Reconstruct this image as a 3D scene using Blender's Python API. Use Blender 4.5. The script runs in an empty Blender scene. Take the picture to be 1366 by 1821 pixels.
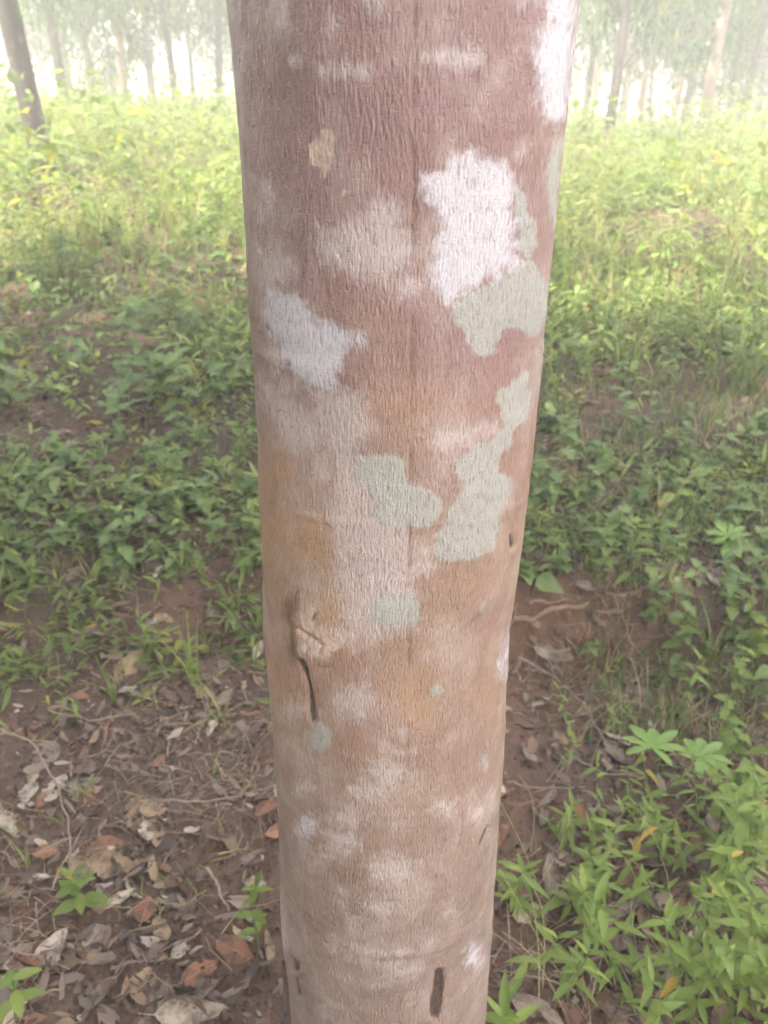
import bpy, math, random
import numpy as np
from mathutils import Vector, Matrix

# ------------------------------------------------------------------ camera, sky, sun, exposure
scene = bpy.context.scene
col = scene.collection
CAM_H, PITCH, FPX, CX, CY = 1.50, math.radians(27.0), 1375.0, 683.0, 910.5

cam_data = bpy.data.cameras.new('camera')
cam = bpy.data.objects.new('camera', cam_data)
col.objects.link(cam)
cam.location = (0, 0, CAM_H)
cam.rotation_euler = (math.radians(90) - PITCH, 0, 0)
cam_data.sensor_fit = 'VERTICAL'
cam_data.sensor_height = 24.0
cam_data.lens = FPX / 1821.0 * 24.0
cam_data.clip_start = 0.02
cam_data.clip_end = 3000
cam_data.dof.use_dof = True
cam_data.dof.focus_distance = 0.72
cam_data.dof.aperture_fstop = 5.2
scene.camera = cam

SUN_EL, SUN_ROT = math.radians(52), math.radians(120)
SUN_DIR = Vector((-math.sin(SUN_ROT) * math.cos(SUN_EL), math.cos(SUN_ROT) * math.cos(SUN_EL), math.sin(SUN_EL)))
world = bpy.data.worlds.new('World')
scene.world = world
world.use_nodes = True
wn = world.node_tree
sky = wn.nodes.new('ShaderNodeTexSky')
sky.sky_type = 'NISHITA'
sky.sun_disc = False
sky.sun_elevation = SUN_EL
sky.sun_rotation = SUN_ROT
sky.air_density = 1.0
sky.dust_density = 3.0
wn.links.new(sky.outputs[0], wn.nodes['Background'].inputs['Color'])
wn.nodes['Background'].inputs['Strength'].default_value = 0.115

sun_data = bpy.data.lights.new('sun', 'SUN')
sun = bpy.data.objects.new('sun', sun_data)
col.objects.link(sun)
sun_data.energy = 5.0
sun_data.angle = math.radians(0.6)
sun_data.color = (1.0, 0.93, 0.80)
sun.rotation_euler = SUN_DIR.to_track_quat('Z', 'Y').to_euler()

scene.view_settings.view_transform = 'Standard'
scene.view_settings.look = 'None'
scene.view_settings.gamma = 1.0
scene.view_settings.exposure = 2.32
scene.render.engine = 'CYCLES'
cy = scene.cycles
cy.use_denoising = True
cy.denoiser = 'OPENIMAGEDENOISE'
cy.max_bounces = 5
cy.diffuse_bounces = 3
cy.glossy_bounces = 2
cy.transmission_bounces = 3
cy.volume_bounces = 2
cy.use_light_tree = False
cy.use_adaptive_sampling = True
cy.adaptive_threshold = 0.06
cy.adaptive_min_samples = 12
cy.caustics_reflective = False
cy.caustics_refractive = False
cy.sample_clamp_indirect = 6.0

rng = np.random.default_rng(11)
random.seed(5)

# ------------------------------------------------------------------ helpers
_lat = {}
def vnoise(x, y, seed=0):
    """smooth value noise 0..1 on a 256 lattice"""
    if seed not in _lat:
        _lat[seed] = np.random.default_rng(1000 + seed).random((256, 256))
    L = _lat[seed]
    x = np.asarray(x, float); y = np.asarray(y, float)
    xi = np.floor(x).astype(int); yi = np.floor(y).astype(int)
    fx = x - xi; fy = y - yi
    fx = fx * fx * (3 - 2 * fx); fy = fy * fy * (3 - 2 * fy)
    a = L[xi & 255, yi & 255]; b = L[(xi + 1) & 255, yi & 255]
    c = L[xi & 255, (yi + 1) & 255]; d = L[(xi + 1) & 255, (yi + 1) & 255]
    return (a * (1 - fx) + b * fx) * (1 - fy) + (c * (1 - fx) + d * fx) * fy

def fbm(x, y, seed=0, octaves=4):
    s = 0; a = 0.5
    for k in range(octaves):
        s = s + a * (vnoise(x * 2 ** k, y * 2 ** k, seed + k) - 0.5); a *= 0.5
    return s

def sstep(a, b, x):
    t = np.clip((np.asarray(x, float) - a) / (b - a), 0, 1)
    return t * t * (3 - 2 * t)

def mesh_np(name, verts, faces, attrs=None, smooth=True, normals=None):
    """faces: one (N,k) integer array or a list of such arrays"""
    if not isinstance(faces, list):
        faces = [faces]
    faces = [np.asarray(f, np.int32) for f in faces if len(f)]
    me = bpy.data.meshes.new(name)
    verts = np.asarray(verts, np.float32)
    me.vertices.add(len(verts)); me.vertices.foreach_set('co', verts.ravel())
    loops = np.concatenate([f.ravel() for f in faces])
    tot = np.concatenate([np.full(len(f), f.shape[1], np.int32) for f in faces])
    start = np.concatenate([[0], np.cumsum(tot)[:-1]]).astype(np.int32)
    me.loops.add(len(loops)); me.loops.foreach_set('vertex_index', loops)
    me.polygons.add(len(tot)); me.polygons.foreach_set('loop_start', start)
    try:
        me.polygons.foreach_set('loop_total', tot)
    except Exception:
        pass
    me.polygons.foreach_set('use_smooth', np.full(len(tot), smooth))
    for k, v in (attrs or {}).items():
        v = np.asarray(v, np.float32)
        if v.ndim == 1:
            a = me.attributes.new(k, 'FLOAT', 'POINT'); a.data.foreach_set('value', v)
        elif v.shape[1] == 3:
            a = me.attributes.new(k, 'FLOAT_VECTOR', 'POINT'); a.data.foreach_set('vector', v.ravel())
        else:
            a = me.attributes.new(k, 'FLOAT_COLOR', 'POINT'); a.data.foreach_set('color', v.ravel())
    me.update(calc_edges=True)
    me.validate()
    if normals is not None:
        me.normals_split_custom_set_from_vertices([tuple(n) for n in normals])
    return me

def obj(name, me, mat=None, parent=None, **props):
    o = bpy.data.objects.new(name, me)
    col.objects.link(o)
    if mat is not None and me is not None and not me.materials:
        me.materials.append(mat)
    if parent is not None:
        o.parent = parent
    for k, v in props.items():
        o[k] = v
    return o

def empty(name, loc, label, category, group=None):
    o = bpy.data.objects.new(name, None)
    col.objects.link(o)
    o.location = loc
    o.empty_display_size = 0.05
    o['label'] = label; o['category'] = category
    if group: o['group'] = group
    return o

def tag(o, label, category, group=None):
    o['label'] = label; o['category'] = category
    if group: o['group'] = group
    return o

def tube(pts, radii, sides=6, cap=True):
    pts = np.asarray(pts, float); n = len(pts)
    d = np.gradient(pts, axis=0)
    d /= np.linalg.norm(d, axis=1, keepdims=True) + 1e-9
    ref = np.array([0.31, 0.87, 0.38])
    u = np.cross(d, ref); u /= np.linalg.norm(u, axis=1, keepdims=True) + 1e-9
    v = np.cross(d, u)
    a = np.linspace(0, 2 * np.pi, sides, endpoint=False)
    r = np.asarray(radii, float).reshape(n, 1, 1)
    ring = pts[:, None] + r * (np.cos(a)[None, :, None] * u[:, None] + np.sin(a)[None, :, None] * v[:, None])
    V = ring.reshape(-1, 3)
    i = np.arange(n - 1)[:, None] * sides; j = np.arange(sides)[None]; j2 = (j + 1) % sides
    F = np.stack([i + j, i + j2, i + sides + j2, i + sides + j], -1).reshape(-1, 4)
    return V, F

class Bag:
    def __init__(s): s.v = []; s.f = []; s.n = 0
    def add(s, V, F):
        s.v.append(V); s.f.append(F + s.n); s.n += len(V)
    def mesh(s, name, **k):
        return mesh_np(name, np.concatenate(s.v), [np.concatenate(s.f)], **k)

# ------------------------------------------------------------------ materials
def new_mat(name):
    m = bpy.data.materials.new(name); m.use_nodes = True
    nt = m.node_tree
    return m, nt, nt.nodes['Principled BSDF'], nt.nodes['Material Output']

class NB:
    """small node helper"""
    def __init__(s, nt): s.nt = nt
    def n(s, t, **k):
        x = s.nt.nodes.new(t)
        for a, b in k.items(): setattr(x, a, b)
        return x
    def l(s, a, b): s.nt.links.new(a, b)
    def attr(s, name): return s.n('ShaderNodeAttribute', attribute_name=name)
    def mapped(s, vec, scale):
        m = s.n('ShaderNodeMapping'); m.inputs['Scale'].default_value = scale
        s.l(vec, m.inputs['Vector']); return m.outputs[0]
    def noise(s, vec, scale, detail=4, rough=0.55, dist=0.0):
        t = s.n('ShaderNodeTexNoise'); t.inputs['Scale'].default_value = scale
        t.inputs['Detail'].default_value = detail; t.inputs['Roughness'].default_value = rough
        t.inputs['Distortion'].default_value = dist
        s.l(vec, t.inputs['Vector']); return t.outputs[0]
    def math(s, op, a, b=None, clamp=False):
        t = s.n('ShaderNodeMath', operation=op, use_clamp=clamp)
        for i, q in enumerate((a, b)):
            if q is None: continue
            if hasattr(q, 'links'): s.l(q, t.inputs[i])
            else: t.inputs[i].default_value = q
        return t.outputs[0]
    def ramp(s, fac, lo, hi):
        t = s.n('ShaderNodeMapRange', interpolation_type='SMOOTHSTEP')
        t.inputs['From Min'].default_value = lo; t.inputs['From Max'].default_value = hi
        s.l(fac, t.inputs['Value']); return t.outputs[0]
    def mix(s, fac, a, b, mode='MIX'):
        t = s.n('ShaderNodeMix', data_type='RGBA', blend_type=mode)
        if hasattr(fac, 'links'): s.l(fac, t.inputs[0])
        else: t.inputs[0].default_value = fac
        for q, k in ((a, 6), (b, 7)):
            if hasattr(q, 'links'): s.l(q, t.inputs[k])
            else: t.inputs[k].default_value = (*q, 1) if len(q) == 3 else q
        return t.outputs[2]

def leaf_material(name, trans=0.35, rough=0.45, attr=None, cols=None, dry=False, spec=0.4):
    m, nt, p, out = new_mat(name)
    b = NB(nt)
    if attr:
        base = b.attr(attr).outputs['Color']
    else:
        oi = b.n('ShaderNodeObjectInfo')
        r = b.n('ShaderNodeValToRGB')
        els = r.color_ramp.elements
        while len(els) < len(cols): els.new(0.5)
        for i, c in enumerate(cols):
            els[i].position = i / (len(cols) - 1); els[i].color = (*c, 1)
        b.l(oi.outputs['Random'], r.inputs[0])
        base = r.outputs[0]
        luv = b.attr('luv')
        sx = b.n('ShaderNodeSeparateXYZ'); b.l(luv.outputs['Vector'], sx.inputs[0])
        au = b.math('ABSOLUTE', sx.outputs[1])
        # midrib and side veins
        rib = b.math('SUBTRACT', 1.0, b.ramp(au, 0.02, 0.10))
        vv = b.math('SINE', b.math('MULTIPLY', b.math('SUBTRACT', sx.outputs[0], b.math('MULTIPLY', au, 0.16)), 75.0))
        vein = b.math('MULTIPLY', b.ramp(vv, 0.80, 1.0), 0.45)
        ribs = b.math('MAXIMUM', rib, vein)
        tc = b.n('ShaderNodeTexCoord')
        if dry:
            nz = b.noise(tc.outputs['Object'], 3.0, 6, 0.7)
            base = b.mix(b.ramp(nz, 0.40, 0.70), base, (0.10, 0.062, 0.042))
            base = b.mix(b.math('MULTIPLY', ribs, 0.5), base, (0.36, 0.28, 0.20))
            spots = b.noise(tc.outputs['Object'], 22.0, 2, 0.5)
            base = b.mix(b.ramp(spots, 0.66, 0.72), base, (0.05, 0.033, 0.025))
        else:
            base = b.mix(b.math('MULTIPLY', ribs, 0.40), base, (0.22, 0.30, 0.09))
            nz = b.noise(tc.outputs['Object'], 2.5, 3, 0.6)
            base = b.mix(b.math('MULTIPLY', b.ramp(nz, 0.50, 0.80), 0.35), base, (0.20, 0.22, 0.04))
        bump = b.n('ShaderNodeBump'); bump.inputs['Strength'].default_value = 0.35; bump.inputs['Distance'].default_value = 0.002
        b.l(ribs, bump.inputs['Height']); b.l(bump.outputs[0], p.inputs['Normal'])
    b.l(base, p.inputs['Base Color'])
    p.inputs['Roughness'].default_value = rough
    p.inputs['Specular IOR Level'].default_value = spec
    t = b.n('ShaderNodeBsdfTranslucent')
    hs = b.n('ShaderNodeHueSaturation'); hs.inputs['Value'].default_value = 1.35; hs.inputs['Saturation'].default_value = 1.1
    hs.inputs['Hue'].default_value = 0.49 if not dry else 0.5
    b.l(base, hs.inputs['Color']); b.l(hs.outputs[0], t.inputs['Color'])
    mx = b.n('ShaderNodeMixShader'); mx.inputs[0].default_value = trans
    b.l(p.outputs[0], mx.inputs[1]); b.l(t.outputs[0], mx.inputs[2]); b.l(mx.outputs[0], out.inputs['Surface'])
    return m

M = {}
M['mass'] = leaf_material('undergrowth_leaf', 0.45, 0.5, attr='col')
M['crown'] = leaf_material('crown_leaf', 0.35, 0.5, attr='col')
M['lance'] = leaf_material('lance_leaf', 0.35, 0.45, cols=[(0.13, 0.205, 0.04), (0.18, 0.265, 0.05), (0.24, 0.31, 0.065), (0.14, 0.21, 0.045)])
M['broad'] = leaf_material('broad_leaf', 0.32, 0.42, cols=[(0.11, 0.18, 0.055), (0.145, 0.22, 0.065), (0.19, 0.265, 0.08), (0.12, 0.19, 0.06)])
M['palm'] = leaf_material('palmate_leaf', 0.35, 0.45, cols=[(0.20, 0.33, 0.08), (0.23, 0.36, 0.09)])
M['yellow'] = leaf_material('yellowing_leaf', 0.30, 0.5, cols=[(0.42, 0.34, 0.05), (0.50, 0.30, 0.05), (0.34, 0.34, 0.06)])
M['dry_grey'] = leaf_material('dry_leaf_grey', 0.12, 0.75, dry=True, cols=[(0.20, 0.155, 0.125), (0.28, 0.22, 0.18), (0.24, 0.18, 0.14)])
M['dry_tan'] = leaf_material('dry_leaf_tan', 0.15, 0.7, dry=True, cols=[(0.30, 0.20, 0.12), (0.40, 0.28, 0.17), (0.33, 0.23, 0.15)])
M['dry_pale'] = leaf_material('dry_leaf_pale', 0.15, 0.7, dry=True, cols=[(0.46, 0.39, 0.31), (0.54, 0.47, 0.39), (0.50, 0.40, 0.29)])
M['dry_rust'] = leaf_material('dry_leaf_rust', 0.12, 0.7, dry=True, cols=[(0.26, 0.10, 0.055), (0.32, 0.14, 0.07), (0.24, 0.11, 0.07)])
M['litter'] = leaf_material('litter_leaf', 0.10, 0.8, attr='col')

def plain_mat(name, c1, c2, scale=30, rough=0.7, bump=0.3):
    m, nt, p, out = new_mat(name); b = NB(nt)
    tc = b.n('ShaderNodeTexCoord')
    n = b.noise(tc.outputs['Object'], scale, 5, 0.6)
    b.l(b.mix(b.ramp(n, 0.3, 0.7), c1, c2), p.inputs['Base Color'])
    p.inputs['Roughness'].default_value = rough
    bp = b.n('ShaderNodeBump'); bp.inputs['Strength'].default_value = bump; bp.inputs['Distance'].default_value = 0.01
    b.l(n, bp.inputs['Height']); b.l(bp.outputs[0], p.inputs['Normal'])
    return m
M['stem'] = plain_mat('green_stem', (0.10, 0.17, 0.04), (0.17, 0.21, 0.06), 40, 0.5)
M['stalk'] = plain_mat('straw_stalk', (0.36, 0.30, 0.14), (0.26, 0.26, 0.09), 20, 0.6)
M['twig'] = plain_mat('dry_twig', (0.22, 0.15, 0.11), (0.34, 0.25, 0.18), 35, 0.8)
M['root'] = plain_mat('root_bark', (0.30, 0.21, 0.13), (0.20, 0.13, 0.08), 25, 0.8, 0.6)
M['gravel'] = plain_mat('stone', (0.26, 0.15, 0.10), (0.36, 0.28, 0.23), 20, 0.85, 0.6)

def tree_bark(name, c1, c2, c3):
    m, nt, p, out = new_mat(name); b = NB(nt)
    tc = b.n('ShaderNodeTexCoord')
    v = tc.outputs['Object']
    n1 = b.noise(b.mapped(v, (4, 4, 1.3)), 1.0, 5, 0.6)
    n2 = b.noise(b.mapped(v, (2.2, 2.2, 1.6)), 1.3, 4, 0.6, 0.4)
    n3 = b.noise(b.mapped(v, (60, 60, 14)), 1.0, 4, 0.6)
    c = b.mix(b.ramp(n1, 0.35, 0.65), c1, c2)
    c = b.mix(b.ramp(n2, 0.55, 0.62), c, c3)
    c = b.mix(0.35, c, b.mix(n3, (0.05, 0.04, 0.03), (0.9, 0.9, 0.9)), 'SOFT_LIGHT')
    b.l(c, p.inputs['Base Color']); p.inputs['Roughness'].default_value = 0.8
    bp = b.n('ShaderNodeBump'); bp.inputs['Strength'].default_value = 0.5; bp.inputs['Distance'].default_value = 0.01
    b.l(n3, bp.inputs['Height']); b.l(bp.outputs[0], p.inputs['Normal'])
    return m
M['bark_pale'] = tree_bark('pale_bark', (0.30, 0.22, 0.17), (0.17, 0.13, 0.10), (0.44, 0.41, 0.37))
M['bark_dark'] = tree_bark('dark_bark', (0.05, 0.04, 0.034), (0.085, 0.068, 0.057), (0.15, 0.14, 0.12))

# ------------------------------------------------------------------ the ground
def bank_line(x):
    return 1.76 + 0.20 * (vnoise(np.asarray(x) * 1.1 + 7, np.zeros_like(np.asarray(x, float)) + 3, 31) - 0.5) * 2 - 0.10 * np.clip(x, -1.5, 1.5)

def ground_z(x, y):
    x = np.asarray(x, float); y = np.asarray(y, float)
    yb = bank_line(x)
    wid = 0.22 + 0.28 * sstep(0.2, -0.4, x)
    step = 0.24 * sstep(0, 1, (y - yb) / wid + 0.15)
    r = np.clip(y - yb, 0, None)
    rise = 1.10 * (1 - np.exp(-(r / 5.2) ** 1.35))
    left = 0.045 * np.clip(-x, -4, 5) * sstep(3, 10, y)
    crest = -0.00035 * np.clip(y - 17, 0, 90) ** 2
    far = -0.004 * np.clip(np.abs(x) - 12, 0, 60) ** 1.5
    big = 0.10 * fbm(x * 0.5 + 3, y * 0.5 + 9, 40, 3) * sstep(1.5, 4, y)
    near = np.exp(-np.clip(y - 3, 0, None) / 4)
    face = np.exp(-((y - yb - .03) / .16) ** 2)
    fine = near * (1 + 1.3 * face) * (0.055 * fbm(x * 4 + 11, y * 4 + 5, 50, 4) + 0.020 * fbm(x * 24, y * 24, 60, 3))
    return step + rise + left + crest + far + big + fine

def axis_pts(parts):
    return np.unique(np.concatenate([np.linspace(a, b, n) for a, b, n in parts]))
gx = axis_pts([(-400, -60, 20), (-60, -12, 40), (-12, -2.2, 70), (-2.2, 2.2, 240), (2.2, 12, 70), (12, 60, 40), (60, 400, 20)])
gy = axis_pts([(-300, -30, 20), (-30, -2, 30), (-2, 0.4, 30), (0.4, 3.6, 210), (3.6, 14, 130), (14, 60, 70), (60, 500, 40)])
GX, GY = np.meshgrid(gx, gy)
GZ = ground_z(GX, GY)
nx, ny = len(gx), len(gy)
i = (np.arange(ny - 1)[:, None] * nx + np.arange(nx - 1)[None])
F = np.stack([i, i + 1, i + nx + 1, i + nx], -1).reshape(-1, 4)
fbk = GY - bank_line(GX)
CUT = np.exp(-((fbk - 0.02) / 0.17) ** 2) * sstep(0.1, 0.35, GX) * sstep(1.0, 0.7, GX) + 0.25 * sstep(.55, .75, vnoise(GX * 1.7 + 3, GY * 1.7, 33)) * sstep(1.5, 1.2, GY)
m, nt, p, out = new_mat('laterite_soil'); b = NB(nt)
geo = b.n('ShaderNodeNewGeometry'); pos = geo.outputs['Position']
n1 = b.noise(pos, 2.2, 5, 0.6); n2 = b.noise(pos, 14, 6, 0.65); n3 = b.noise(pos, 90, 4, 0.6); n4 = b.noise(pos, 1.1, 3, 0.5)
c = b.mix(b.ramp(n1, 0.38, 0.62), (0.150, 0.090, 0.064), (0.118, 0.082, 0.062))
c = b.mix(b.math('MULTIPLY', b.ramp(n2, 0.45, 0.7), 0.7), c, (0.085, 0.060, 0.046))
c = b.mix(b.math('MULTIPLY', b.ramp(n3, 0.55, 0.75), 0.5), c, (0.21, 0.135, 0.10))
c = b.mix(b.math('MULTIPLY', b.ramp(n4, 0.50, 0.65), 0.4), c, (0.085, 0.075, 0.045))
c = b.mix(b.math('MULTIPLY', b.attr('cut').outputs['Fac'], 0.75), c, b.mix(n2, (0.095, 0.050, 0.030), (0.20, 0.105, 0.064)))
b.l(c, p.inputs['Base Color']); p.inputs['Roughness'].default_value = 0.95; p.inputs['Specular IOR Level'].default_value = 0.15
bp = b.n('ShaderNodeBump'); bp.inputs['Strength'].default_value = 0.8; bp.inputs['Distance'].default_value = 0.02
b.l(b.math('ADD', n2, b.math('MULTIPLY', n3, 0.4)), bp.inputs['Height']); b.l(bp.outputs[0], p.inputs['Normal'])
M['soil'] = m
ground = obj('ground', mesh_np('ground', np.stack([GX, GY, GZ], -1).reshape(-1, 3), F, attrs={'cut': CUT.ravel()}), M['soil'], kind='structure')

cP, sP = math.cos(PITCH), math.sin(PITCH)
def ray(px, py):
    a = (px - CX) / FPX; q = (py - CY) / FPX
    d = np.array([a, cP - q * sP, -sP - q * cP])
    return d / np.linalg.norm(d)
def on_ground(px, py, lift=0.0):
    """where a line of sight of the photograph meets the terrain"""
    d = ray(px, py); t = np.linspace(0.3, 30, 3000)
    P = np.array([0, 0, CAM_H])[None] + t[:, None] * d
    below = P[:, 2] < ground_z(P[:, 0], P[:, 1]) + lift
    k = int(np.argmax(below)) if below.any() else 2999
    return P[k]
def project(P):
    x, y, z = P[..., 0], P[..., 1], P[..., 2] - CAM_H
    dep = y * cP - z * sP; up = y * sP + z * cP
    return CX + FPX * x / dep, CY - FPX * up / dep, dep

# ------------------------------------------------------------------ leaves in bulk
def leaf_cloud(pos, az, pitch, roll, L, W, colr, fold=0.25, droop=0.25):
    """N leaves, 6 vertices / 4 triangles each, as vertex, face and colour arrays"""
    n = len(pos)
    tx = np.array([0, .26, .27, .26, .62, .63, .62, 1.0]); ty = np.array([0, -.43, 0, .43, -.40, 0, .40, 0]); fz = np.array([0, 1, 0, 1, .9, 0, .9, 0])
    tpl = np.zeros((n, 8, 3))
    tpl[:, :, 0] = tx[None] * L[:, None]
    tpl[:, :, 1] = ty[None] * W[:, None]
    tpl[:, :, 2] = fold * .45 * W[:, None] * fz[None] - droop * L[:, None] * (tx ** 1.8)[None]
    ca, sa = np.cos(az), np.sin(az); cp, sp = np.cos(pitch), np.sin(pitch); cr, sr = np.cos(roll), np.sin(roll)
    x, y, z = tpl[..., 0], tpl[..., 1], tpl[..., 2]
    y, z = y * cr[:, None] - z * sr[:, None], y * sr[:, None] + z * cr[:, None]
    x, z = x * cp[:, None] - z * sp[:, None], x * sp[:, None] + z * cp[:, None]
    x, y = x * ca[:, None] - y * sa[:, None], x * sa[:, None] + y * ca[:, None]
    V = np.stack([x, y, z], -1) + pos[:, None]
    f = np.array([[0, 1, 2], [0, 2, 3], [1, 4, 5], [1, 5, 2], [2, 5, 6], [2, 6, 3], [4, 7, 5], [5, 7, 6]])
    Fq = (np.arange(n)[:, None, None] * 8 + f[None]).reshape(-1, 3)
    C = np.repeat(np.concatenate([colr, np.ones((n, 1))], 1), 8, axis=0)
    return V.reshape(-1, 3), Fq, C

def blades(pos, az, lean, H, W, colr):
    """curved grass blades, 3 segments"""
    n = len(pos)
    s = np.array([0, .4, .75, 1.0])
    fwd = np.stack([np.cos(az), np.sin(az), 0 * az], 1); side = np.stack([-np.sin(az), np.cos(az), 0 * az], 1)
    V = np.zeros((n, 7, 3))
    for k, q in enumerate(s):
        ctr = pos + fwd * (lean * H * q ** 1.8)[:, None]
        ctr[:, 2] += H * (q - 0.35 * lean * q ** 2.5)
        w = W * (1 - q * 0.75) * 0.5
        if k < 3:
            V[:, 2 * k] = ctr - side * w[:, None]; V[:, 2 * k + 1] = ctr + side * w[:, None]
        else:
            V[:, 6] = ctr
    f = np.array([[0, 1, 3], [0, 3, 2], [2, 3, 5], [2, 5, 4], [4, 5, 6]])
    Fq = (np.arange(n)[:, None, None] * 7 + f[None]).reshape(-1, 3)
    C = np.repeat(np.concatenate([colr, np.ones((n, 1))], 1), 7, axis=0)
    return V.reshape(-1, 3), Fq, C

def green(n, lo, hi, yellow=0.12):
    t = rng.random((n, 1))
    c = np.array(lo)[None] * (1 - t) + np.array(hi)[None] * t
    c *= (0.75 + 0.5 * rng.random((n, 1)))
    yl = rng.random((n, 1)) < yellow
    return np.where(yl, np.array([[0.30, 0.30, 0.06]]) * (0.7 + 0.5 * rng.random((n, 1))), c)

# ------------------------------------------------------------------ the trunk in front of the camera
TD = 0.72          # distance of the trunk's axis
rows = [(0, 405, 1027), (130, 413, 1015), (250, 425, 1003), (400, 434, 985), (500, 441, 975), (650, 452, 961), (800, 459, 948),
        (930, 463, 935), (1050, 467, 917), (1120, 469, 907), (1250, 481, 899), (1400, 490, 892), (1500, 496, 886), (1600, 499, 879), (1660, 502, 876), (1740, 513, 868), (1821, 521, 862)]
Tz, Tr, Tx = [], [], []
for py, xl, xr in rows:
    dl, dr = ray(xl, py), ray(xr, py)
    al, ar = math.atan2(dl[0], dl[1]), math.atan2(dr[0], dr[1])
    ac, h = (al + ar) / 2, (ar - al) / 2
    d = TD / math.cos(ac)
    e = dl[2] / math.hypot(dl[0], dl[1])
    Tz.append(CAM_H + e * d * math.cos(h)); Tr.append(d * math.sin(h)); Tx.append(TD * math.tan(ac))
o_ = np.argsort(Tz)
Tz, Tr, Tx = np.array(Tz)[o_], np.array(Tr)[o_], np.array(Tx)[o_]
ZLO, ZHI = Tz[0], Tz[-1]
def trunk_r(z):
    z = np.asarray(z, float)
    r = np.interp(z, Tz, Tr)
    r = r + 0.045 * np.clip(ZLO - z, 0, 1) ** 1.2 + 0.02 * np.exp(-np.clip(z, 0, 9) / 0.05)
    return r * (1 - 0.035 * np.clip(z - ZHI, 0, 9))
def trunk_x(z):
    return np.interp(z, Tz, Tx) + 0.012 * np.clip(np.asarray(z) - ZHI, 0, 9)

def poly_field(px, py, poly, w):
    """1 inside, 0 outside, ramp of width w about the outline"""
    poly = np.asarray(poly, float)
    x0, y0 = poly.min(0) - w * 2; x1, y1 = poly.max(0) + w * 2
    sel = np.where((px > x0) & (px < x1) & (py > y0) & (py < y1))[0]
    outf = np.zeros(len(px))
    if not len(sel): return outf
    X, Y = px[sel], py[sel]
    ins = np.zeros(len(sel), bool); dmin = np.full(len(sel), 1e9)
    for k in range(len(poly)):
        ax, ay = poly[k]; bx, by = poly[(k + 1) % len(poly)]
        cond = ((ay > Y) != (by > Y)) & (X < (bx - ax) * (Y - ay) / (by - ay + 1e-9) + ax)
        ins ^= cond
        t = np.clip(((X - ax) * (bx - ax) + (Y - ay) * (by - ay)) / ((bx - ax) ** 2 + (by - ay) ** 2 + 1e-9), 0, 1)
        dmin = np.minimum(dmin, np.hypot(X - ax - t * (bx - ax), Y - ay - t * (by - ay)))
    sd = np.where(ins, dmin, -dmin)
    outf[sel] = np.clip(0.5 + sd / (2 * w), 0, 1)
    return outf
def tr(pts, ox, oy, s): return [(ox + a / s, oy + c_ / s) for a, c_ in pts]
def z1(p): return tr(p, 400, 0, 2.134)
def z2(p): return tr(p, 420, 600, 2.355)
def z3(p): return tr(p, 450, 1200, 2.732)
def ell(cx, cy_, rx, ry, n=14, seed=0):
    q = random.Random(seed + int(cx * 7 + cy_ * 13))
    return [(cx + rx * math.cos(2 * math.pi * k / n) * q.uniform(.8, 1.15), cy_ + ry * math.sin(2 * math.pi * k / n) * q.uniform(.8, 1.15)) for k in range(n)]

white_patches = [
 z1([(165,1100),(250,1110),(310,1150),(350,1210),(420,1230),(520,1270),(530,1310),(450,1340),(440,1400),(430,1450),(380,1490),(330,1480),(270,1440),(220,1380),(180,1290),(160,1200)]),
 z1([(740,665),(800,650),(835,640),(850,590),(930,572),(1000,600),(1065,620),(1090,660),(1112,715),(1085,790),(1110,870),(1100,945),(1130,988),(1060,1035),(990,1065),(950,1095),(890,1115),(860,1160),(820,1150),(790,1090),(770,1010),(800,930),(805,860),(800,790),(750,770)]),
 z1([(1235,-90),(1342,-90),(1335,0),(1325,150),(1312,330),(1290,440),(1255,475),(1215,450),(1185,380),(1190,310),(1165,240),(1175,150),(1220,80)]),
 z2([(1165,1190),(1150,1330),(1120,1430),(1100,1425),(1120,1330),(1140,1250)]),
 z3(ell(258,742,48,58)), z3(ell(1075,1370,34,70)), z3([(125,1100),(150,1190),(165,1320),(158,1330),(140,1260),(125,1170)]),
]
green_patches = [
 z1([(1105,715),(1145,740),(1140,800),(1180,850),(1185,920),(1160,985),(1190,1020),(1222,1090),(1220,1180),(1190,1260),(1160,1285),(1120,1260),(1085,1240),(1045,1260),(1020,1340),(980,1352),(935,1340),(905,1270),(870,1230),(862,1180),(890,1115),(950,1095),(1060,1035),(1130,985),(1100,940),(1110,870),(1085,790)]),
 z1([(1285,520),(1266,700),(1248,870),(1228,760),(1222,640),(1245,560)]),
 z2([(505,500),(560,485),(640,490),(690,500),(705,540),(720,610),(770,620),(860,680),(870,720),(820,790),(770,800),(740,790),(690,810),(620,780),(560,740),(580,690),(560,650),(500,590)]),
 z2([(1075,270),(1110,210),(1180,150),(1225,135),(1230,250),(1220,340),(1160,390),(1155,450),(1100,510),(1100,560),(1150,590),(1145,680),(1090,730),(1105,790),(1070,890),(1000,925),(870,940),(820,930),(825,860),(850,810),(880,770),(890,700),(940,650),(960,615),(930,605),(905,565),(910,530),(950,480),(1020,440),(1090,410),(1110,370),(1105,290)]),
 z2([(570,1100),(700,1060),(760,1110),(775,1170),(740,1210),(640,1215),(560,1190)]),
 z3(ell(1120,430,18,42)), z3(ell(890,70,30,30)), z3(ell(330,310,52,70)), z2(ell(1030,1135,11,30)), z2([(1275,10),(1283,10),(1270,200),(1255,220)]),
]
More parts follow.
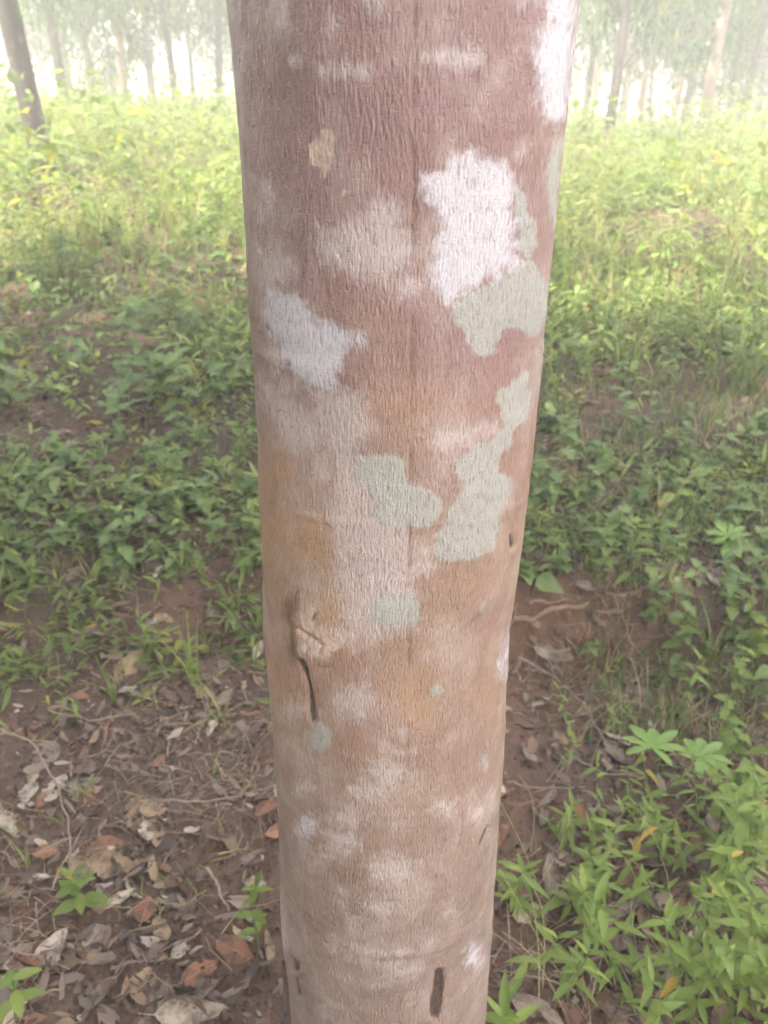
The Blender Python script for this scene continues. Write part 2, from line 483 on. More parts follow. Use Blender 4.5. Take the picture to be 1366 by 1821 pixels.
soft_patches = [
 [(548,690),(640,690),(668,760),(640,800),(735,880),(740,1000),(738,1120),(650,1150),(600,1100),(610,1000),(585,930),(600,830),(560,780)],
 [(455,440),(490,455),(500,520),(480,560),(500,650),(540,690),(500,720),(475,640),(460,540)],
 [(560,400),(700,380),(735,430),(725,480),(640,500),(570,470)],
 z2([(80,150),(240,250),(330,330),(560,265),(555,350),(470,400),(430,470),(360,440),(280,490),(170,460),(150,350),(100,250)]),
 z2([(830,380),(930,365),(1100,340),(1110,400),(950,470),(860,475),(810,440)]),
 z2([(390,760),(450,770),(470,860),(560,880),(700,830),(715,960),(640,1010),(720,1040),(560,1090),(430,1120),(400,1000)]),
 z2(ell(360,560,50,60)), z2(ell(480,1250,70,60)), z2(ell(790,930,40,60)),
 z1(ell(600,810,75,80)), z1(ell(430,930,100,85)), z1(ell(700,1090,62,65)), z1(ell(220,60,40,75)), z1(ell(410,100,26,70)), z1(ell(870,215,125,50)),
 z1(ell(150,750,42,100)), z1(ell(1130,570,32,42)), z1(ell(560,20,40,30)), z1(ell(1150,0,60,20)), z1(ell(265,225,30,30)), z1(ell(210,1010,70,80)), z1(ell(650,950,80,50)),
 z1(ell(470,270,120,40)),
 z3(ell(440,700,72,52)), z3(ell(575,715,22,20)), z3(ell(370,890,46,26)), z3(ell(670,895,52,32)), z3(ell(395,1310,36,48)), z3(ell(860,1280,24,30)), z3(ell(600,1505,32,20)),
 z3(ell(730,270,45,40)), z3(ell(190,170,70,55)), z3(ell(480,1180,26,24)), z3(ell(430,810,100,70)), z3(ell(640,1340,110,20)), z3(ell(720,1430,110,50)), z3(ell(660,950,120,90)), z3(ell(610,1120,70,50)),
 z3(ell(1090,670,50,50)), z3(ell(150,340,20,60)), z3(ell(240,560,60,40)), z3(ell(560,560,80,60)), z3(ell(960,1150,30,30)), z3(ell(350,1640,30,30)), z3(ell(690,370,90,14)), z3(ell(650,480,110,90)), z3(ell(500,130,120,90)),
 z3(ell(430,1080,22,50)), z3(ell(920,640,70,50)),z3(ell(1160,610,18,60)),
]
ochre_glow_patches = [z1(ell(480,130,55,34)), z2(ell(250,830,150,120)), z2(ell(500,690,70,60)), z2(ell(640,270,120,70)), z2(ell(330,1150,120,100)), z2(ell(220,560,120,90)),  # ochre bark tones; the mid-left ones also paint a sunlit glow
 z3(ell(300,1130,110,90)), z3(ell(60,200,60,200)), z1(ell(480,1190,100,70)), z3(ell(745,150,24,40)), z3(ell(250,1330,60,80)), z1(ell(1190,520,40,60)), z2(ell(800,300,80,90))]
red_patches = [z1(ell(930,420,190,130)), z1(ell(640,90,200,80)), z1(ell(1080,90,110,90)), z2(ell(960,90,80,60)), z2(ell(1080,1190,90,50)), z3(ell(1030,450,110,130)), z3(ell(940,800,70,60)), z3(ell(1080,970,40,50)), z3(ell(860,1220,40,30)), z2(ell(1000,620,200,60)), z1(ell(960,1270,70,60)), z3(ell(350,1640,60,50)), z3(ell(960,350,160,90)), z3(ell(560,210,120,90))]
tan_patches = [z1([(350,500),(380,490),(430,498),(428,560),(405,620),(378,678),(365,640),(330,625),(316,575),(322,545),(345,535)]), z1(ell(452,732,13,17)),
 z2([(255,1150),(285,1130),(330,1140),(355,1180),(420,1220),(440,1260),(430,1320),(360,1345),(290,1345),(262,1310),(258,1240)])]
dark_slits = [z3([(885,1440),(905,1430),(930,1440),(938,1520),(930,1610),(905,1685),(868,1670),(862,1610),(880,1540)]),
 z2([(252,1345),(280,1350),(300,1410),(305,1470)]) , z3([(250,0),(263,0),(280,70),(297,160),(300,222),(284,228),(270,190),(272,140),(268,70)]),
 z3([(205,1470),(215,1475),(230,1560),(215,1560)]), z3([(195,1380),(218,1400),(222,1440),(200,1440)]), z2([(1145,830),(1160,820),(1165,870),(1150,885)]), z3([(1135,740),(1142,742),(1105,830),(1098,825)])]
scar_lips = [z2([(210,1110),(235,1070),(262,1062),(275,1095),(258,1150),(262,1210),(266,1270),(262,1335),(236,1345),(222,1290),(226,1220),(204,1170)])]
scar_cracks = [z2([(262,1215),(300,1240),(345,1268),(372,1290),(340,1275),(300,1252)]), z2([(318,1168),(340,1148),(326,1185),(318,1192)]), z2([(362,1290),(368,1288),(352,1322),(347,1320)]), z2([(330,1384),(400,1376),(398,1380),(330,1388)])]

zf = np.concatenate([np.linspace(-0.12, ZLO - 0.06, 16), np.linspace(ZLO - 0.05, ZHI + 0.05, 600), np.linspace(ZHI + 0.08, 3.4, 30)])
af = np.concatenate([np.linspace(-math.pi / 2 - 1.75, -math.pi / 2 + 1.75, 290), np.linspace(-math.pi / 2 + 1.75, 1.5 * math.pi - 1.75, 42)[1:-1]])
AZ, ZZ = np.meshgrid(af, zf)
R0 = trunk_r(ZZ); X0 = trunk_x(ZZ)
base = np.stack([X0 + R0 * np.cos(AZ), TD + R0 * np.sin(AZ), ZZ], -1)
PX, PY, _ = project(base)
PXf, PYf = PX.ravel(), PY.ravel()
U = (AZ + math.pi / 2) * 0.135
def union(polys, w):
    f = np.zeros(len(PXf))
    for q in polys: f = np.maximum(f, poly_field(PXf, PYf, q, w))
    return f
# inside the traced outlines the field is 1; outlines are then roughened by noise in the material
A_white, A_green = union(white_patches, 22), union(green_patches, 12)
A_soft = union(soft_patches, 30); A_ochre_glow = union(ochre_glow_patches, 70); A_red = union(red_patches, 60)
A_tan = np.maximum(union(tan_patches[:2], 5), union(tan_patches[2:], 22)); A_dark = union(dark_slits, 6); A_lip = union(scar_lips, 20); A_crack = union(scar_cracks, 4)
seam = np.exp(-((PXf - (738 - 0.010 * PYf)) / 4.0) ** 2) * sstep(.30, .70, vnoise(PYf / 55, PYf * 0, 77)) * sstep(1420, 1250, PYf) * (np.sin(AZ).ravel() < 0)
disp = (0.0060 * fbm(U * 9, ZZ * 6, 81, 3) + 0.0025 * fbm(U * 30, ZZ * 22, 83, 2) + 0.0009 * fbm(U * 9, ZZ * 60, 85, 3) + 0.0016 * fbm(U * 110, ZZ * 38, 88, 2)).ravel()
disp += -0.0045 * A_dark + 0.0030 * sstep(0.0, 1.0, A_lip) - 0.004 * A_crack - 0.0011 * seam + 0.0006 * np.maximum(A_white, A_green)
scar_zone = poly_field(PXf, PYf, tan_patches[2], 12)
disp += sstep(0, 1, poly_field(PXf, PYf, tan_patches[2], 30)) * (0.002 + 0.006 * fbm(U.ravel() * 60, ZZ.ravel() * 45, 92, 3)) - 0.0012 * poly_field(PXf, PYf, tan_patches[0], 4)
for (zc, a, s) in ((0.62, 0.0020, 0.006), (1.18, 0.0012, 0.004), (0.93, 0.0015, 0.007), (0.49, 0.0016, 0.005), (0.80, 0.0010, 0.004), (1.31, 0.0012, 0.005)):
    zz = ZZ.ravel() - zc - 0.01 * np.sin(AZ.ravel() * 1.7 + zc * 9)
    disp += a * np.exp(-(zz / s) ** 2) * vnoise(U.ravel() * 18, ZZ.ravel() * 0 + zc * 30, 95)
disp = disp.reshape(AZ.shape)
RR = R0 + disp
TV = np.stack([X0 + RR * np.cos(AZ), TD + RR * np.sin(AZ), ZZ], -1)
na, nz_ = len(af), len(zf)
dA = np.roll(TV, -1, 1) - np.roll(TV, 1, 1); dZ = np.gradient(TV, axis=0)
TN = np.cross(dA, dZ); TN /= np.linalg.norm(TN, axis=-1, keepdims=True)
ii = np.arange(nz_ - 1)[:, None] * na; jj = np.arange(na)[None]; j2 = (jj + 1) % na
TF = np.stack([ii + jj, ii + j2, ii + na + j2, ii + na + jj], -1).reshape(-1, 4)

m, nt, p, out = new_mat('rubber_tree_bark'); b = NB(nt)
uv = b.attr('barkuv').outputs['Vector']
fine = b.noise(b.mapped(uv, (470, 108, 1)), 1.0, 3, 0.55, 0.4)          # short upright wrinkles
fine2 = b.noise(b.mapped(uv, (260, 520, 1)), 1.0, 3, 0.6, 0.3)
ring = b.noise(b.mapped(uv, (7, 90, 1)), 1.0, 3, 0.5, 0.5)              # faint rings round the stem
blot = b.noise(b.mapped(uv, (16, 11, 1)), 1.0, 5, 0.62, 0.3)
blot2 = b.noise(b.mapped(uv, (45, 28, 1)), 1.0, 5, 0.65, 0.4)
edge = b.noise(b.mapped(uv, (95, 80, 1)), 1.0, 6, 0.68, 0.4)
big = b.noise(b.mapped(uv, (5, 3, 1)), 1.0, 3, 0.5)
c = b.mix(b.ramp(big, 0.35, 0.65), (0.320, 0.212, 0.155), (0.310, 0.226, 0.170))
c = b.mix(b.math('MULTIPLY', b.attr('ochre_glow').outputs['Fac'], 0.85), c, (0.47, 0.300, 0.160))  # ochre bark, with the sunlit glow at mid-left put into the colour
c = b.mix(b.math('MULTIPLY', b.attr('red').outputs['Fac'], 0.6), c, (0.275, 0.176, 0.166))
c = b.mix(b.math('MULTIPLY', b.attr('top').outputs['Fac'], 0.75), c, (0.262, 0.165, 0.166))
c = b.mix(b.math('MULTIPLY', b.attr('base').outputs['Fac'], 0.85), c, (0.265, 0.203, 0.174))
band = b.noise(b.mapped(uv, (14, 42, 1)), 1.0, 5, 0.62, 0.6)
c = b.mix(b.math('MULTIPLY', b.math('MULTIPLY', b.ramp(band, 0.48, 0.66), b.attr('base').outputs['Fac']), 0.55), c, (0.175, 0.132, 0.092))
c = b.mix(b.math('MULTIPLY', b.ramp(blot, 0.44, 0.68), 0.55), c, (0.45, 0.375, 0.335))
c = b.mix(b.math('MULTIPLY', b.ramp(blot2, 0.52, 0.75), 0.38), c, (0.185, 0.110, 0.075))
c = b.mix(b.math('MULTIPLY', b.ramp(ring, 0.55, 0.75), 0.25), c, (0.20, 0.135, 0.095))
def masked(name, amp, lo, hi, extra=None):
    f = b.math('ADD', b.attr(name).outputs['Fac'], b.math('MULTIPLY', b.math('SUBTRACT', edge, 0.5), amp))
    if extra is not None: f = b.math('ADD', f, b.math('MULTIPLY', b.math('SUBTRACT', extra, 0.5), amp * 0.8))
    return b.ramp(f, lo, hi)
softm = b.math('MULTIPLY', masked('soft', 1.3, 0.25, 0.90), b.math('ADD', 0.22, b.math('MULTIPLY', fine, 0.85)))
c = b.mix(softm, c, (0.52, 0.465, 0.445))
speck = b.noise(b.mapped(uv, (520, 430, 1)), 1.0, 3, 0.7)
gm = masked('green', 1.6, 0.30, 0.74)
c = b.mix(b.math('MULTIPLY', gm, b.math('ADD', 0.52, b.math('MULTIPLY', fine, 0.75))), c, b.mix(b.ramp(speck, 0.30, 0.70), b.mix(blot2, (0.27, 0.285, 0.25), (0.38, 0.39, 0.355)), b.mix(blot, (0.34, 0.355, 0.315), (0.47, 0.475, 0.445))))
wm = masked('white', 1.7, 0.22, 0.88)
c = b.mix(b.math('MULTIPLY', wm, b.math('ADD', 0.55, b.math('MULTIPLY', fine, 0.75))), c, b.mix(b.ramp(speck, 0.28, 0.70), b.mix(blot2, (0.45, 0.435, 0.46), (0.56, 0.55, 0.585)), b.mix(blot, (0.52, 0.51, 0.55), (0.68, 0.68, 0.73))))
c = b.mix(b.math('MULTIPLY', masked('tan', 1.0, 0.28, 0.80), 0.85), c, b.mix(b.ramp(edge, 0.35, 0.6), (0.40, 0.28, 0.20), (0.64, 0.53, 0.44)))
c = b.mix(b.math('MULTIPLY', b.attr('seam').outputs['Fac'], 0.6), c, (0.19, 0.115, 0.070))
c = b.mix(b.math('MULTIPLY', masked('lip', 0.9, 0.25, 0.75), 0.85), c, (0.14, 0.085, 0.05))
c = b.mix(b.math('MULTIPLY', masked('crack', 0.5, 0.3, 0.75), 0.75), c, (0.14, 0.08, 0.045))
c = b.mix(masked('dark', 0.6, 0.35, 0.65, fine), c, (0.070, 0.048, 0.037))
c = b.mix(b.math('MULTIPLY', b.ramp(fine, 0.52, 0.72), 0.22), c, (0.50, 0.42, 0.37))  # pale wrinkle crests: glossy highlights put into the colour
c = b.mix(b.math('MULTIPLY', b.math('SUBTRACT', 1.0, b.ramp(fine, 0.34, 0.46)), 0.30), c, (0.14, 0.09, 0.065))  # dark creases: relief shading put into the colour
b.l(c, p.inputs['Base Color'])
p.inputs['Roughness'].default_value = 0.46
p.inputs['Specular IOR Level'].default_value = 0.5
cover = b.math('MAXIMUM', gm, wm)
hgt = b.math('ADD', b.math('ADD', b.math('MULTIPLY', fine, b.math('SUBTRACT', 1.0, b.math('MULTIPLY', cover, 0.25))), b.math('MULTIPLY', cover, 0.25)), b.math('ADD', b.math('MULTIPLY', fine2, 0.35), b.math('MULTIPLY', ring, 0.22)))
bp = b.n('ShaderNodeBump'); bp.inputs['Strength'].default_value = 0.85; bp.inputs['Distance'].default_value = 0.0026
b.l(hgt, bp.inputs['Height']); b.l(bp.outputs[0], p.inputs['Normal'])
M['bark'] = m

TVf, TNf = TV.reshape(-1, 3), TN.reshape(-1, 3)
attr_all = dict(barkuv=np.stack([U.ravel(), ZZ.ravel(), 0 * U.ravel()], 1), white=A_white, green=A_green, soft=A_soft, ochre_glow=A_ochre_glow, red=A_red,
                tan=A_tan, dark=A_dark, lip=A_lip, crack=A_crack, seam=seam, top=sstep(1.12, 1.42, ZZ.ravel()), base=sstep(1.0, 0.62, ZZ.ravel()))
rubber = empty('rubber_tree', (trunk_x(0), TD, 0), 'big smooth rubber tree trunk with white and grey-green lichen patches standing up close', 'tree')
root_loc = np.array(rubber.location)
face_id = np.zeros(len(TF), int)
front = np.sin(AZ).ravel() < 0.3
pieces = []
def claim(poly, name, label, w):
    inside = (poly_field(PXf, PYf, poly, w) > 0.06) & front
    sel = np.where(inside[TF].all(1) & (face_id == 0))[0]
    if len(sel) < 4: return
    vid = np.full(len(TVf), -1); u_ = np.unique(TF[sel]); vid[u_] = np.arange(len(u_)); fv = vid[TF[sel]]
    lab = np.arange(len(u_))
    while True:                                  # connected pieces
        mn = lab[fv].min(1); new = lab.copy()
        for c4 in range(4): np.minimum.at(new, fv[:, c4], mn)
        new = new[new]
        if (new == lab).all(): break
        lab = new
    fl = lab[fv[:, 0]]
    for g_ in np.unique(fl):
        if (fl == g_).sum() > 5:
            pieces.append((name, label)); face_id[sel[fl == g_]] = len(pieces)
for q in dark_slits: claim(q, 'bark_slit', 'dark slit in the bark', 5)
claim(tan_patches[2], 'bark_scar', 'pale torn scar in the bark', 9)
claim(tan_patches[0], 'bark_flake', 'leaf-shaped tan bare spot on the bark', 6)
for q in white_patches: claim(q, 'lichen_patch', 'white crust of lichen', 10)
for q in green_patches: claim(q, 'lichen_patch', 'grey-green crust of lichen', 10)
def submesh(name, sel):
    fs = TF[sel]; u_, inv = np.unique(fs, return_inverse=True)
    return mesh_np(name, TVf[u_] - root_loc, inv.reshape(fs.shape), attrs={k: v[u_] for k, v in attr_all.items()}, normals=TNf[u_])
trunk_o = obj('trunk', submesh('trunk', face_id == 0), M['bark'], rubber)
for k, (nm, lb) in enumerate(pieces):
    if (face_id == k + 1).any():
        o = obj(nm, submesh(nm, face_id == k + 1), M['bark'], trunk_o); o['label'] = lb

# ------------------------------------------------------------------ trees of the plantation
def grow(seed, H, r0, fork, spread, n_leaf, leaf_len, low=6):
    q = np.random.default_rng(seed)
    wood, tips = Bag(), []
    def limb(p0, d, length, ra, rb, n=7, wob=0.12, up=0.1, sides=6):
        pts = [np.array(p0, float)]; d = np.array(d, float); d /= np.linalg.norm(d)
        for k in range(n):
            d = d + q.normal(0, wob, 3) * 0.5 + np.array([0, 0, up]) * 0.3
            d /= np.linalg.norm(d); pts.append(pts[-1] + d * length / n)
        pts = np.array(pts)
        wood.add(*tube(pts, np.linspace(ra, rb, n + 1), sides))
        return pts
    tp = limb((0, 0, -0.25), (q.normal(0, .03), q.normal(0, .03), 1), fork + .25, r0 * 1.12, r0 * .72, 9, 0.05, 0.05, 10)
    top = tp[-1]
    nl = q.integers(2, 4)
    a0 = q.random() * 6.28
    for k in range(nl + 1):
        a = a0 + k * 6.28 / (nl + 1) + q.normal(0, .3)
        s = spread * q.uniform(.6, 1.2) if k < nl else 0.15
        L1 = (H - fork) * q.uniform(.55, .8)
        lp = limb(top - np.array([0, 0, 0.05 * k]), (math.cos(a) * s, math.sin(a) * s, 1), L1, r0 * .55, r0 * .18, 8, 0.16, 0.12, 7)
        for s2 in range(6):
            t0 = lp[2 + s2 if s2 < 6 else 7]
            a2 = q.random() * 6.28
            bp_ = limb(t0, (math.cos(a2), math.sin(a2), q.uniform(.1, .8)), q.uniform(1.0, 2.0) * H / 9, r0 * .16, r0 * .05, 6, 0.25, 0.05, 5)
            for s3 in range(4):
                t1 = bp_[2 + s3]; a3 = q.random() * 6.28
                tw = limb(t1, (math.cos(a3), math.sin(a3), q.uniform(-.2, .6)), q.uniform(.5, 1.0), r0 * .05, r0 * .02, 4, 0.3, 0.0, 4)
                tips += list(tw[1:])
    for k in range(low):                       # thin low shoots and dead branches
        h = q.uniform(.22, .98) * fork; t0 = tp[int(h / fork * 8) + 1]; a = q.random() * 6.28
        bp_ = limb(t0, (math.cos(a), math.sin(a), q.uniform(.1, 1.0)), q.uniform(.8, 2.2), r0 * .13, r0 * .03, 7, 0.3, 0.1, 5)
        if q.random() < .75: tips += list(bp_[3:]) 
        for s3 in range(2):
            a3 = q.random() * 6.28
            tw = limb(bp_[4 + s3], (math.cos(a3), math.sin(a3), q.uniform(-.1, .6)), q.uniform(.4, .9), r0 * .04, r0 * .015, 4, 0.3, 0, 4)
            if q.random() < .8: tips += list(tw[1:])
    tips = np.array(tips)
    idx = q.integers(0, len(tips), n_leaf)
    pos = tips[idx] + q.normal(0, .16, (n_leaf, 3))
    az = q.random(n_leaf) * 6.28; pit = q.normal(-.5, .5, n_leaf); rol = q.normal(0, .6, n_leaf)
    L = leaf_len * q.uniform(.65, 1.25, n_leaf); W = L * q.uniform(.36, .48, n_leaf)
    t = q.random((n_leaf, 1))
    c = np.array([[.045, .10, .025]]) * (1 - t) + np.array([[.095, .17, .04]]) * t
    c = np.where(q.random((n_leaf, 1)) < .07, np.array([[.26, .24, .05]]), c)
    V, Fl, C = leaf_cloud(pos, az, pit, rol, L, W, c)
    return wood.mesh('tree_wood'), mesh_np('tree_crown', V, Fl, attrs={'col': C}, smooth=False)

KINDS = {
 'tall':  grow(21, 10.5, 0.125, 4.6, .55, 5200, .165, 5),
 'fork':  grow(22, 9.0, 0.125, 2.9, .60, 5200, .165, 5),
 'wide':  grow(23, 9.5, 0.125, 3.6, .90, 8500, .165, 7),
 'low':   grow(24, 7.0, 0.100, 2.2, .80, 5500, .14, 9),
 'slim':  grow(26, 9.5, 0.125, 4.8, .50, 6500, .14, 24),
 'slimfork': grow(27, 8.5, 0.125, 3.0, .75, 6500, .14, 18),
 'young': grow(25, 5.0, 0.050, 1.3, .70, 3600, .13, 7),
}
def tree(kind, x, y, bark, label, group, scale=1.0, rot=None, lean=(0, 0), rad=1.0):
    o = empty('rubber_tree', (x, y, float(ground_z(x, y)) - 0.02), label, 'tree', group)
    wood, crown = KINDS[kind]
    key = (kind, bark)
    if key not in KINDS:
        w2 = wood.copy(); w2.materials.clear(); w2.materials.append(M[bark]); KINDS[key] = w2
    o.rotation_euler = (lean[0], lean[1], random.random() * 6.28 if rot is None else rot)
    o.scale = (scale * rad, scale * rad, scale)
    obj('trunk', KINDS[key], None, o)
    obj('crown', crown, M['crown'], o)
    return o
def at_dist(px, d, py=150):
    r_ = ray(px, py); return r_[0] / r_[1] * d
G = 'rubber trees standing on the slope'
tree('tall', at_dist(52, 7.4), 7.4, 'bark_dark', 'dark rubber tree trunk at the left edge, nearest of those behind', G, 1.0, 0.4, rad=.72)
tree('slimfork', at_dist(220, 14.5), 14.5, 'bark_pale', 'brownish slim tree trunk behind the left slope, against bright sky', G, 1.0, 2.0, rad=.62)
tree('low', at_dist(160, 19), 19, 'bark_dark', 'thin grey tree just left of the brownish slim trunk', G, 1.2, 1.0, rad=.6)
tree('wide', at_dist(268, 20), 20, 'bark_dark', 'thin dark tree just right of the brownish slim trunk', G, .9, 3.4, rad=.8)
tree('low', at_dist(342, 22), 22, 'bark_dark', 'thin dark tree between the slim trunks and the big trunk', G, 1.1, 5.0, rad=.6)
tree('slim', at_dist(1091, 11.5), 11.5, 'bark_dark', 'straight dark tree trunk just right of the big trunk', G, 1.0, 1.7, rad=.52)
tree('wide', at_dist(1113, 23), 23, 'bark_pale', 'thin pale tree right behind the straight dark trunk', G, 1.1, 2.6, rad=.8)
tree('slimfork', at_dist(1205, 18.5), 18.5, 'bark_pale', 'thin grey-white tree between the dark trunk and the pale forked one', G, 1.0, .2, rad=.62)
tree('fork', at_dist(1262, 12.6), 12.6, 'bark_pale', 'pale pinkish tree forking at the top edge of the view', G, .98, 3.9, rad=.72)
tree('low', at_dist(1330, 17), 17, 'bark_dark', 'leafy forked tree at the right edge behind the slope', G, 1.2, 5.2, rad=.7)
tree('young', at_dist(1058, 19), 19, 'bark_pale', 'slender pale young tree beside the big trunk', G, 1.2, .9)
tree('young', at_dist(1165, 21), 21, 'bark_pale', 'slender young tree among pale trunks behind the slope', G, 1.1, 2.4)
for (px, d, kd, bk, lb) in [(112, 12.5, 'slim', 'bark_dark', 'very thin dark trunk between the left-edge tree and the brownish one'), (310, 13.5, 'slim', 'bark_dark', 'very thin dark trunk left of the big trunk on the crest'),
        (385, 16, 'slimfork', 'bark_dark', 'thin trunk half hidden beside the left edge of the big trunk'), (1045, 15.5, 'slim', 'bark_dark', 'thin dark trunk touching the right edge of the big trunk'),
        (1150, 16, 'slim', 'bark_pale', 'thin pale trunk midway between the dark trunk and the pale forked tree'), (1225, 16.5, 'slimfork', 'bark_dark', 'thin dark trunk just left of the pale forked tree'), (1312, 14.5, 'slim', 'bark_dark', 'thin dark trunk just right of the pale forked tree')]:
    tree(kd, at_dist(px, d), d, bk, lb, G, 1.0, lean=(random.uniform(-.07, .07), random.uniform(-.07, .07)), rad=random.uniform(.38, .55))
G2 = 'trees of the plantation far behind'
q = np.random.default_rng(3)
for row in range(5):
    yy = 25 + row * 6.5
    for k in range(-6, 7):
        if q.random() < (.82 if k < 0 else .70): continue
        xx = k * 3.6 + q.normal(0, .9)
        if abs(xx) > yy * .62 + 3: continue
        tree(['slim', 'slimfork', 'slim', 'low', 'low'][q.integers(5)], xx, yy + q.normal(0, 1.2), ['bark_pale', 'bark_dark'][q.integers(2)],
             'distant hazy rubber tree far behind the slope', G2, q.uniform(.85, 1.15), lean=(q.normal(0, .05), q.normal(0, .05)), rad=.62)
for k in range(18):
    yy = q.uniform(15.5, 28); s_ = 1 if q.random() < .6 else -1
    xx = s_ * q.uniform(.10, .62) * yy
    tree('young' if q.random() < .7 else 'low', xx, yy, ['bark_pale', 'bark_dark'][q.integers(2)], 'small leafy young tree behind the slope', 'young trees behind the slope', q.uniform(.8, 1.35))
# neighbours along the rows beside and behind the camera: they shade the place
G3 = 'rubber trees of the near rows'
for (x, y, kd, s) in [(-3.8, .1, 'wide', 1.0), (-6.6, .5, 'tall', 1.0), (-9.8, 1.0, 'wide', 1.05), (3.4, .7, 'tall', 1.0), (-4.5, -1.5, 'wide', 1.0), (-2.4, -2.2, 'wide', .95), (-3.1, -.8, 'wide', .9), (-8.0, -2.6, 'tall', 1.0), (-1.2, -3.0, 'fork', 1.0),
                      (-12.5, .2, 'wide', 1.0), (-5.6, -5.2, 'wide', 1.0), (-9.2, -5.6, 'tall', 1.0)]:
    tree(kd, x, y, 'bark_dark', 'rubber tree of the near row, outside the view', G3, s)
# limbs and crown of the tree in front
w_, c_ = KINDS['wide']
wood2 = grow(31, 9.5, 0.115, 0.55, .8, 5500, .165, 0)
l_o = obj('limb', wood2[0], M['bark_dark'], rubber); l_o.location = (float(trunk_x(3.3)) - root_loc[0], 0, 3.2)
c_o = obj('crown', wood2[1], M['crown'], rubber); c_o.location = l_o.location

# ------------------------------------------------------------------ undergrowth on the slope (uncountable)
def in_view(x, y, pad=0.6):
    return np.abs(x) < 0.52 * y + pad
def scatter(n, y0, y1, power=1.0, pad=1.0):
    n = int(n * 1.08)
    y = y0 + (y1 - y0) * rng.random(n * 2) ** power
    x = (rng.random(n * 2) * 2 - 1) * (0.70 * y + pad)
    return x[:n], y[:n]
PC, NC = [], 0
def build_mass(name, label, category, parts, mat):
    V = np.concatenate([a for a, _, _ in parts]); off = np.cumsum([0] + [len(a) for a, _, _ in parts])[:-1]
    Fx = np.concatenate([f + o_ for (_, f, _), o_ in zip(parts, off)]); C = np.concatenate([c for _, _, c in parts])
    o = obj(name, mesh_np(name, V, Fx, attrs={'col': C}, smooth=False), mat, kind='stuff')
    return tag(o, label, category)
def clumps(n, y0, y1, leaves, size, hgt, lo, hi, dens=None, power=1.0, yellow=.1, aspect=(.32, .5)):
    x, y = scatter(n, y0, y1, power)
    if dens is not None:
        k = rng.random(len(x)) < dens(x, y); x, y = x[k], y[k]
    n = len(x); z = ground_z(x, y)
    hh = hgt * (0.35 + 1.0 * rng.random(n)) * (0.35 + 1.35 * vnoise(x * 1.1, y * 1.1, 70) ** 1.4)
    sz = size * (0.6 + 0.8 * rng.random(n))
    cc = green(n, lo, hi, yellow)
    idx = np.repeat(np.arange(n), leaves); N = len(idx)
    t = rng.random(N)
    sp = hh[idx] * .35 * (0.3 + t)
    a = rng.random(N) * 6.283
    pos = np.stack([x[idx] + np.cos(a) * sp * rng.random(N), y[idx] + np.sin(a) * sp * rng.random(N), z[idx] + hh[idx] * t ** .8 + .01], 1)
    L = sz[idx] * rng.uniform(.6, 1.3, N); W = L * rng.uniform(aspect[0], aspect[1], N)
    c = cc[idx] * rng.uniform(.75, 1.3, (N, 1))
    return leaf_cloud(pos, a + rng.normal(0, .5, N), rng.normal(.15, .45, N), rng.normal(0, .4, N), L, W, c)

def d_slope(x, y):       # dense, with bare gaps
    g = vnoise(x * .8 + 20, y * .8, 71)
    return sstep(.12, .45, g) * sstep(2.5, 4.0, y - .2 * x) 
def d_terrace(x, y):
    g = vnoise(x * 1.6 + 5, y * 1.6, 72)
    left = sstep(-.1, -.5, x)
    return sstep(.38, .66, g + .28 * left * sstep(2.5, 3.0, y)) * np.where(x < 0, .12 + .88 * sstep(1.6, 2.5, y), sstep(1.95, 2.4, y)) * .95
lo_d, hi_d = (.125, .185, .055), (.23, .285, .085)
lo_lit, hi_lit = (.16, .245, .06), (.31, .37, .12)  # slope greens lightened and yellowed: part of the sunlight is in the leaf colour
def patchy(f, k, lo=.40, hi=.62):
    return lambda x, y: f(x, y) * sstep(lo, hi, vnoise(x * 1.3 + 31 * k, y * 1.3 + 17 * k, 76 + k))
parts = [
 clumps(6000, 3.0, 8.0, 11, .050, .22, lo_lit, hi_lit, patchy(d_slope, 0), .9, .1, (.34, .5)),
 clumps(6500, 3.0, 9.0, 9, .075, .30, lo_lit, hi_lit, patchy(d_slope, 1), .9, .12, (.12, .2)),
 clumps(3600, 3.2, 9.0, 12, .030, .26, lo_lit, hi_lit, patchy(d_slope, 2), .9, .06, (.5, .7)),
 clumps(4200, 6.0, 14.0, 10, .075, .36, lo_lit, hi_lit, patchy(d_slope, 3, .3, .5), .9, .1, (.25, .45)),
 clumps(2400, 6.5, 15.0, 10, .10, .46, lo_lit, hi_lit, patchy(d_slope, 4), .9, .12, (.12, .2)),
 clumps(1500, 12.0, 19.0, 12, .10, .48, lo_lit, hi_lit, None, 1.0),
 clumps(700, 4.5, 14.0, 14, .085, .55, lo_d, hi_d, d_slope, 1.0, .05, (.5, .7)),
 clumps(4300, 1.55, 4.4, 9, .045, .15, lo_d, hi_d, patchy(d_terrace, 5, .3, .5), 1.0, .06),
 clumps(3800, 1.55, 4.4, 8, .060, .16, lo_d, hi_d, patchy(d_terrace, 6, .3, .5), 1.0, .08, (.13, .22)),
]
build_mass('undergrowth', 'dense green leafy undergrowth covering the slope behind the trunk', 'undergrowth', parts, M['mass'])

